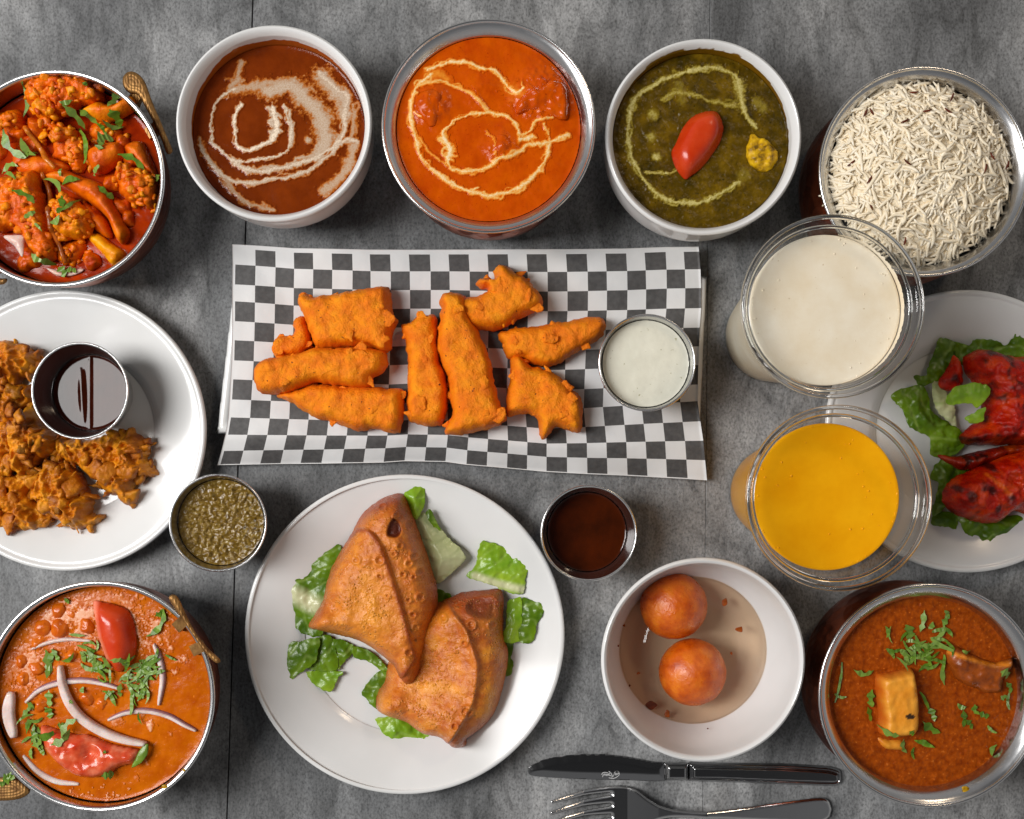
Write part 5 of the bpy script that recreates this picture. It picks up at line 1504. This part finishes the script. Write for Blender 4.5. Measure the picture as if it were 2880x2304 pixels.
leaf('S', [(1478, 676), (1540, 680), (1602, 712), (1562, 800), (1540, 892), (1465, 882)], .0150, 'leaf_dark', 'dark half of a folded lettuce piece beside the hollow samosa corner', SG, seed=14)
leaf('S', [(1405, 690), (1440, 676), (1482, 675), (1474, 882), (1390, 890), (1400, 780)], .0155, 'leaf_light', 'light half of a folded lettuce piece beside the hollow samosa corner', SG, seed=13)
leaf('S', [(1380, 880), (1442, 890), (1432, 1080), (1405, 1082)], .0095, 'leaf_dark', 'dark lettuce sliver along the right side of the lower samosa', SG, seed=15)
leaf('S', [(1030, 615), (1112, 650), (1105, 690), (1040, 725)], .0105, 'leaf_dark', 'dark lettuce scrap between the two samosas', SG, seed=16)

# ---- grilled chicken plate
TG = 'lettuce pieces under the grilled chicken'
leaf('T', [(560, 325), (680, 350), (700, 315), (800, 320), (890, 345), (920, 310), (980, 250), (1100, 260), (1100, 450), (850, 500), (600, 450)], .013, 'leaf_dark', 'long ruffled lettuce edge behind the upper chicken piece', TG, seed=21, ruffle=.003)
leaf('T', [(430, 490), (480, 380), (500, 315), (560, 312), (602, 350), (600, 450), (560, 560), (480, 560), (400, 592), (358, 530), (430, 522)], .013, 'leaf_dark', 'ruffled dark lettuce leaf with a pointed side tip near the lassi cup', TG, seed=22, ruffle=.003)
leaf('T', [(225, 635), (390, 580), (440, 640), (470, 740), (590, 820), (657, 880), (640, 950), (560, 1002), (460, 987), (440, 880), (330, 830), (290, 730)], .0145, 'leaf_dark', 'large dark lettuce leaf with a square corner reaching toward the mango drink', TG, seed=23, ruffle=.003, arch=.006)
leaf('T', [(460, 570), (520, 560), (560, 680), (590, 700), (600, 820), (540, 780), (480, 700)], .0125, 'leaf_pale', 'pale lettuce stalk beside the small chicken tip', TG, seed=24)
leaf('T', [(480, 1040), (540, 1000), (620, 1010), (720, 1070), (640, 1140), (580, 1240), (500, 1322), (465, 1332), (480, 1220), (500, 1150), (455, 1120)], .0125, 'leaf_dark', 'lettuce leaf folded beside the lower chicken piece', TG, seed=25, ruffle=.003)
leaf('T', [(458, 1352), (500, 1310), (612, 1340), (582, 1452), (520, 1442), (470, 1422)], .0115, 'leaf_dark', 'small dark lettuce piece by the mango cup rim', TG, seed=26)
leaf('T', [(600, 1300), (700, 1320), (850, 1340), (1000, 1330), (1010, 1370), (920, 1470), (852, 1560), (846, 1627), (780, 1580), (720, 1530), (690, 1480), (640, 1420)], .0125, 'leaf_dark', 'pointed lettuce leaf below the lower chicken piece', TG, seed=27, ruffle=.003, arch=.005)
leaf('T', [(980, 1300), (1100, 1280), (1150, 1400), (1060, 1440), (960, 1400)], .0105, 'leaf_pale', 'pale lettuce scrap at the far edge of the chicken plate', TG, seed=28)
CH = [([(690, 400), (770, 368), (880, 383), (960, 405), (1100, 430), (1190, 700), (1130, 900), (900, 930), (800, 930), (680, 922), (658, 880), (700, 830), (762, 780), (785, 690), (770, 600), (710, 530), (680, 460)], .0165, .026, 'large red grilled chicken piece with a charred lower edge'),
      ([(625, 398), (665, 440), (680, 560), (620, 602), (560, 602), (538, 545), (590, 470)], .0165, .014, 'small pointed red chicken tip beside the large piece'),
      ([(530, 985), (640, 990), (800, 955), (1000, 915), (1120, 900), (1120, 1000), (950, 990), (800, 1045), (700, 1075), (620, 1052)], .0165, .017, 'dark charred chicken strip between the two big pieces'),
      ([(553, 1230), (600, 1140), (700, 1080), (830, 1020), (970, 968), (1180, 940), (1180, 1350), (980, 1312), (900, 1372), (810, 1387), (700, 1362), (600, 1310)], .0165, .025, 'oval red grilled chicken piece with an orange slit and black char spots')]
for i, (pts, z0, h, lab) in enumerate(CH):
    lump('grilled_chicken', 'T', pts, z0, h, 'tandoori', lab, 'chicken', 'grilled chicken pieces', wd=.012, smooth=20, rough=.0026, edge_amp=.0014, seed=110 + i, nscale=110, zref=.034, e=.004, ridge=((55, .0034), (170, .0018)),
         attrs=dict(char=lambda x, y, d, s=i: np.clip(nz(110, 120 + s, .06, .30)(x, y, d) * .85 + (.55 if s == 2 else 0) + (np.clip((fp('T', [(0, 850)], .034)[0][1] - y) / .006, 0, 1) * .75 * (s == 0)), 0, .95),
                    orange=lambda x, y, d, s=i: np.clip(nz(50, 130 + s, .2, .6)(x, y, d) * .7 + (1.3 - seg_near(np.stack([x, y], 1), fp('T', [(770, 1100), (830, 1160), (880, 1210)], .036), False)[0] / .0016).clip(0, 1) * (s == 3), 0, 1)))
leaf('T', [(545, 650), (600, 590), (700, 570), (795, 585), (785, 650), (730, 710), (680, 690), (560, 692)], .038, 'leaf_light', 'light green lettuce flap lying on top of the large chicken piece', TG, seed=29, ruffle=.002, arch=.003)
leaf('T', [(650, 770), (700, 740), (772, 710), (752, 790), (692, 802)], .036, 'leaf_light', 'frilly lettuce scrap on the chicken under the light flap', TG, seed=30, arch=.003)

# ---- fritters
PK = [([(-60, 330), (50, 315), (110, 350), (170, 378), (215, 380), (222, 440), (180, 500), (120, 545), (60, 605), (-60, 590)], .023, 'knobbly fritter at the plate edge above the others'),
      ([(-60, 590), (80, 570), (160, 580), (185, 660), (120, 730), (70, 810), (-60, 790)], .024, 'stringy fritter beside the dark sauce cup'),
      ([(-60, 800), (60, 790), (90, 900), (60, 1010), (40, 1100), (-60, 1110)], .022, 'fritter cut off by the picture edge in the middle of the pile'),
      ([(40, 830), (100, 730), (180, 690), (230, 800), (300, 850), (332, 900), (312, 970), (230, 1022), (170, 1072), (100, 1117), (50, 1060), (30, 950)], .029, 'tall folded fritter with a dark green spot'),
      ([(310, 880), (440, 900), (540, 880), (640, 850), (690, 862), (740, 825), (842, 910), (846, 960), (830, 1010), (887, 1075), (870, 1112), (770, 1150), (772, 1272), (720, 1270), (640, 1222), (570, 1192), (520, 1130), (440, 1060), (340, 1002), (295, 940)], .023, 'wide craggy fritter beside the sauce cup with pointed ends'),
      ([(-60, 1130), (120, 1110), (180, 1230), (292, 1350), (240, 1402), (140, 1422), (20, 1412), (-60, 1380)], .021, 'craggy fritter with a small round knob at the plate bottom'),
      ([(180, 1100), (250, 1040), (370, 1030), (450, 1090), (490, 1180), (522, 1250), (512, 1320), (582, 1340), (510, 1402), (400, 1412), (340, 1382), (240, 1320), (180, 1230), (160, 1160)], .027, 'fritter with a smooth brown bulge and a spiky end')]
for i, (pts, h, lab) in enumerate(PK):
    o, q = lump('fritter', 'Kp', [((a - 0) , b) for a, b in pts], PL_Z + .0008, h * .8, 'pakora', lab, 'fritter', 'onion fritters on the plate', wd=.011, rough=.0022, edge_amp=.0040, escale=330, seed=140 + i, nscale=200, zref=.02, e=.004, ridge=((75, .0085), (190, .0036)), res=.0006, smooth=2,
         attrs=dict(brown=lambda x, y, d, s=i: np.clip(nz(90, 150 + s, .0, .4)(x, y, d) * .6 + .5 * np.clip(1 - d / .003, 0, 1), 0, .8), green=nz(80, 160 + i, .3, .5)))
    flakes(o, 'Kp', pts, PL_Z + .0008, (9, 9, 5, 14, 24, 12, 18)[i], 'pakora', 300 + 40 * i)
    flakes(o, 'Kp', pts, PL_Z + .0008, (4, 4, 2, 5, 14, 6, 10)[i], 'pakora', 320 + 40 * i, rr=(.003, .007), el_=(.22, .4), slope=.9, rim=True)


# ---- lassi cups
def lassi(px, py, rpx, zl, liq, label, lab2, seed):
    zr = 0.150
    cx, cy = center(px, py, zr)
    R = rpx * K * (H - zr) / H
    rb = 0.0315
    o = empty('drink_cup', (cx, cy, 0))
    tag(o, label, 'cup', 'clear plastic drink cups')
    rw = lambda z: rb + (R * .868 - rb) * (z / .138) ** .92
    zs = np.linspace(.0, .138, 16)
    wall = [(0.0001, 0.0008), (rb - .002, .0006)] + [(rw(z), z) for z in zs[0:]] + [(R * .885, .1392), (R * .935, .1402), (R * .95, .146)]
    th = .0006
    inn = [(R * .95 - th, .146), (R * .935 - th, .1407), (R * .882 - th, .1398)] + [(rw(z) - th, z) for z in zs[::-1][:-1]] + [(rb - th, .0015), (0.0001, .0015)]
    v, f = lathe(np.array(wall + inn), (cx, cy, 0), 144)
    mesh('cup_wall', v, f, MT['plastic'], o)
    a = np.linspace(-math.pi * .5, math.pi * 1.5, 20)
    t = .5 * R * .05
    lip = np.stack([R - t + t * np.cos(a), .1478 + .0022 * np.sin(a)], 1)
    v, f = lathe(lip, (cx, cy, 0), 144)
    mesh('rolled_rim', v, f, MT['rim_plastic'], o)
    ring_ = np.stack([R * .895 + .0011 * np.cos(a), .1408 + .0009 * np.sin(a)], 1)
    v, f = lathe(ring_, (cx, cy, 0), 144)
    mesh('stacking_ring', v, f, MT['rim_plastic'], o)
    lp = [(0.0001, .0022), (rb - .0024, .0022)] + [(rw(z) - th - .0005, z) for z in np.linspace(.003, zl - .0004, 14)]
    lp += [(rw(zl) - .0016, zl + .0001), (rw(zl) - .003, zl - .0003), (rw(zl) * .5, zl - .0003), (0.0001, zl - .0003)]
    v, f = lathe(np.array(lp), (cx, cy, 0), 128)
    lo = mesh(lab2[0], v, f, MT[liq])
    tag(lo, lab2[1], 'drink')
    for k in range(60):
        a_ = random.uniform(-1.2, 3.4) if k % 3 else random.uniform(0, 6.28)
        rr = (rw(zl) - .0022) * (1 - (random.random() ** 2) * .5 * (k % 2))
        rbub = random.uniform(.0003, .0007)
        t_ = np.linspace(0, math.pi / 2, 5)
        v, f = lathe(np.stack([rbub * np.cos(t_) + 1e-6, rbub * np.sin(t_)], 1), (cx + rr * math.cos(a_), cy + rr * math.sin(a_), zl - .0004), 10)
        mesh('bubble', v, f, MT[liq], lo)
    if liq == 'lassi':
        V, F, n_ = [], [], 150
        for i in range(n_ + 1):
            t_ = -1.35 + 2.75 * i / n_
            hgt = (.0012 + .0042 * math.sin(math.pi * i / n_)) * (.55 + .9 * abs(float(fbm(np.array([[t_ * 9, 2.2, seed]]), 3)[0])) + .5 * random.random())
            for zq in (zl - .0003, zl + hgt * .5, min(zl + hgt, .1375)):
                rr = rw(zq) - th - .00012
                V.append((cx + rr * math.cos(t_), cy + rr * math.sin(t_), zq))
        for i in range(n_):
            for k in (0, 1):
                a0 = i * 3 + k
                F.append([a0, a0 + 1, a0 + 4, a0 + 3])
        mesh('froth_film', V, F, MT['lassi'], lo)
    return (cx, cy), R


lassi(2344, 861, 260, .133, 'lassi', 'clear plastic cup of creamy white drink overlapping the rice pot', ('yogurt_drink', 'creamy white yogurt drink inside a clear plastic cup'), 1)
lassi(2361, 1401, 263, .123, 'mango', 'clear plastic cup of bright yellow mango drink', ('mango_drink', 'bright yellow-orange mango drink inside a clear plastic cup'), 2)

# ---- knife
knife = empty('table_knife', (*fp('N', [(1000, 210)], 0)[0], 0))
tag(knife, 'steel table knife with a rounded serrated blade above the fork', 'knife')
bl = [(60, 195), (75, 172), (140, 140), (260, 112), (400, 99), (560, 98), (700, 115), (860, 145), (941, 156), (941, 268), (700, 265), (400, 258), (230, 250), (100, 240), (62, 226)]
out = smooth_closed(fp('N', bl, .003), 6, .6)
ed = fp('N', [(60, 200), (140, 141), (260, 113), (400, 100), (540, 98)], .003)
dd_, _ = seg_near(out, smooth_prof(ed, 6), False)
sel = dd_ < .0006
ser = np.where(sel, .00025 * np.sign(np.sin(out[:, 0] * 3200)), 0)
out[:, 1] += ser
q = pillow(out, .0012, lambda x, y, d: .0011 * np.clip(d / .005, 0, 1), .0007, e=.0007, w=.002)
m = Mat('knife_steel')
MT['knife'] = m.set(color=(0.40, 0.40, 0.405, 1), metal=1.0, rough=.13, normal=m.bump(m.noise(60, 2), .04, .0006))
blade = mesh('blade', q['v'], q['f'], MT['knife'], knife)
out = smooth_closed(fp('N', [(942, 158), (955, 156), (1085, 156), (1096, 160), (1096, 268), (1085, 271), (955, 271), (942, 268)], .005), 3, .4)
q = pillow(out, .0, lambda x, y, d: .004 * np.clip(d / .0028, 0, 1) ** .7, .0006, e=.0022, w=.002)
mesh('bolster', q['v'], q['f'], MT['knife'], knife)
hp = [(1097, 156), (1130, 152), (1300, 157), (1700, 162), (1990, 178), (2062, 196), (2084, 215), (2088, 275), (2070, 297), (2030, 307), (1900, 304), (1600, 293), (1300, 281), (1130, 278), (1097, 270)]
out = smooth_closed(fp('N', hp, .005), 4, .5)
q = pillow(out, .0, lambda x, y, d: .0026 * np.clip(d / .0016, 0, 1) - .0009 * np.exp(-((d - .0026) / .0005) ** 2) + .0012 * np.clip((d - .0030) / .0008, 0, 1), .00045, e=.002, w=.002)
mesh('handle', q['v'], q['f'], MT['knife'], knife)
# maker's script stamped upside down on the blade
m = Mat('etched_mark'); MT['etch'] = m.set(color=(0.62, 0.62, 0.62, 1), rough=.7, metal=.3)
xs0, ys0 = 1650, 2130
EM = [[(1728, 2176), (1732, 2180), (1738, 2177), (1740, 2172), (1736, 2169), (1731, 2171), (1727, 2177), (1725, 2184)], [(1731, 2171), (1736, 2169), (1741, 2174), (1741, 2180), (1736, 2185), (1729, 2189), (1722, 2190), (1712, 2188)], [(1736, 2176), (1727, 2177), (1723, 2185), (1719, 2186)],
      [(1722, 2183), (1719, 2176), (1716, 2174), (1713, 2178), (1716, 2183), (1719, 2180)], [(1712, 2176), (1710, 2182), (1707, 2177), (1705, 2183)], [(1716, 2172), (1712, 2170)], [(1704, 2181), (1701, 2177), (1699, 2182)], [(1697, 2177), (1695, 2186)], [(1710, 2174), (1702, 2173), (1696, 2174), (1692, 2179)]]
V, F, b0 = [], [], 0
for stt in EM:
    c = smooth_prof(np.array([at(a, b, .0035) for a, b in stt]), 4)
    t = np.gradient(c, axis=0); t /= np.linalg.norm(t, axis=1)[:, None] + 1e-12
    nn = np.stack([-t[:, 1], t[:, 0]], 1) * .00022
    zt = .00312
    V += [(p[0], p[1], zt) for p in c + nn] + [(p[0], p[1], zt) for p in c - nn]
    n_ = len(c)
    F += [[b0 + i, b0 + i + 1, b0 + n_ + i + 1, b0 + n_ + i] for i in range(n_ - 1)]
    b0 += 2 * n_
mesh('maker_mark', V, F, MT['etch'], blade)

# ---- fork
fk = [(205, 398), (215, 388), (300, 365), (450, 335), (590, 316), (680, 316), (760, 335), (830, 385), (900, 425), (980, 445), (1100, 452), (1300, 446), (1600, 420), (1900, 394), (1980, 395), (2020, 420), (2036, 470), (2022, 520), (1975, 548), (1900, 550),
      (1600, 525), (1300, 500), (1100, 493), (980, 500), (900, 520), (830, 560), (760, 610), (680, 630), (590, 628), (450, 640), (300, 660), (215, 660), (206, 650), (300, 628), (450, 605), (595, 592), (604, 580), (595, 571), (450, 578), (300, 595), (215, 600), (206, 590), (300, 562), (450, 542),
      (595, 520), (604, 508), (595, 498), (450, 505), (300, 530), (230, 545), (206, 530), (300, 495), (450, 468), (595, 446), (604, 436), (595, 428), (450, 440), (300, 465), (215, 482), (204, 462), (300, 430), (450, 398), (595, 374), (604, 366), (595, 358), (450, 372), (300, 398), (215, 410)]
out = smooth_closed(fp('N', fk, .010), 4, .55)
fx = fp('N', [(205, 0), (420, 0), (700, 0), (900, 0), (1200, 0), (2030, 0)], .01)[:, 0]
q = pillow(out, .0, lambda x, y, d: .0011 * np.clip(d / .0016, 0, 1) ** .8, .00055, e=.0008, thin=.0016, zadd=lambda x, y: np.interp(x, fx, [.0110, .0040, .0030, .0085, .0150, .0020]))
m = Mat('fork_steel')
MT['fork'] = m.set(color=(0.55, 0.55, 0.555, 1), metal=1.0, rough=.14, normal=m.bump(m.noise(60, 2), .05, .0006))
tag(mesh('table_fork', q['v'], q['f'], MT['fork']), 'shiny steel dinner fork with four tines lying below the knife', 'fork')

# ---- sauce drips on the pot rims
for fr, bx, by, br, z, lab in (('H', 1268, 1390, 16, .0655, 'small yellow sauce drip on the rim of the chickpea pan'), ('H', 1132, 1502, 22, .0655, 'larger oily sauce drip on the rim of the chickpea pan'),
                               ('L', 1140, 1520, 26, .0765, 'orange sauce drip on the steel rim of the brown curry pot')):
    pts = [(bx + br * random.uniform(.6, 1.3) * math.cos(t), by + br * random.uniform(.5, 1.1) * math.sin(t)) for t in np.linspace(0, 6.283, 8, endpoint=False)]
    lump('sauce_drip', fr, pts, z, .0011, 'cheese', lab, 'sauce drip', rough=.0001, edge_amp=.0003, res=.0005)
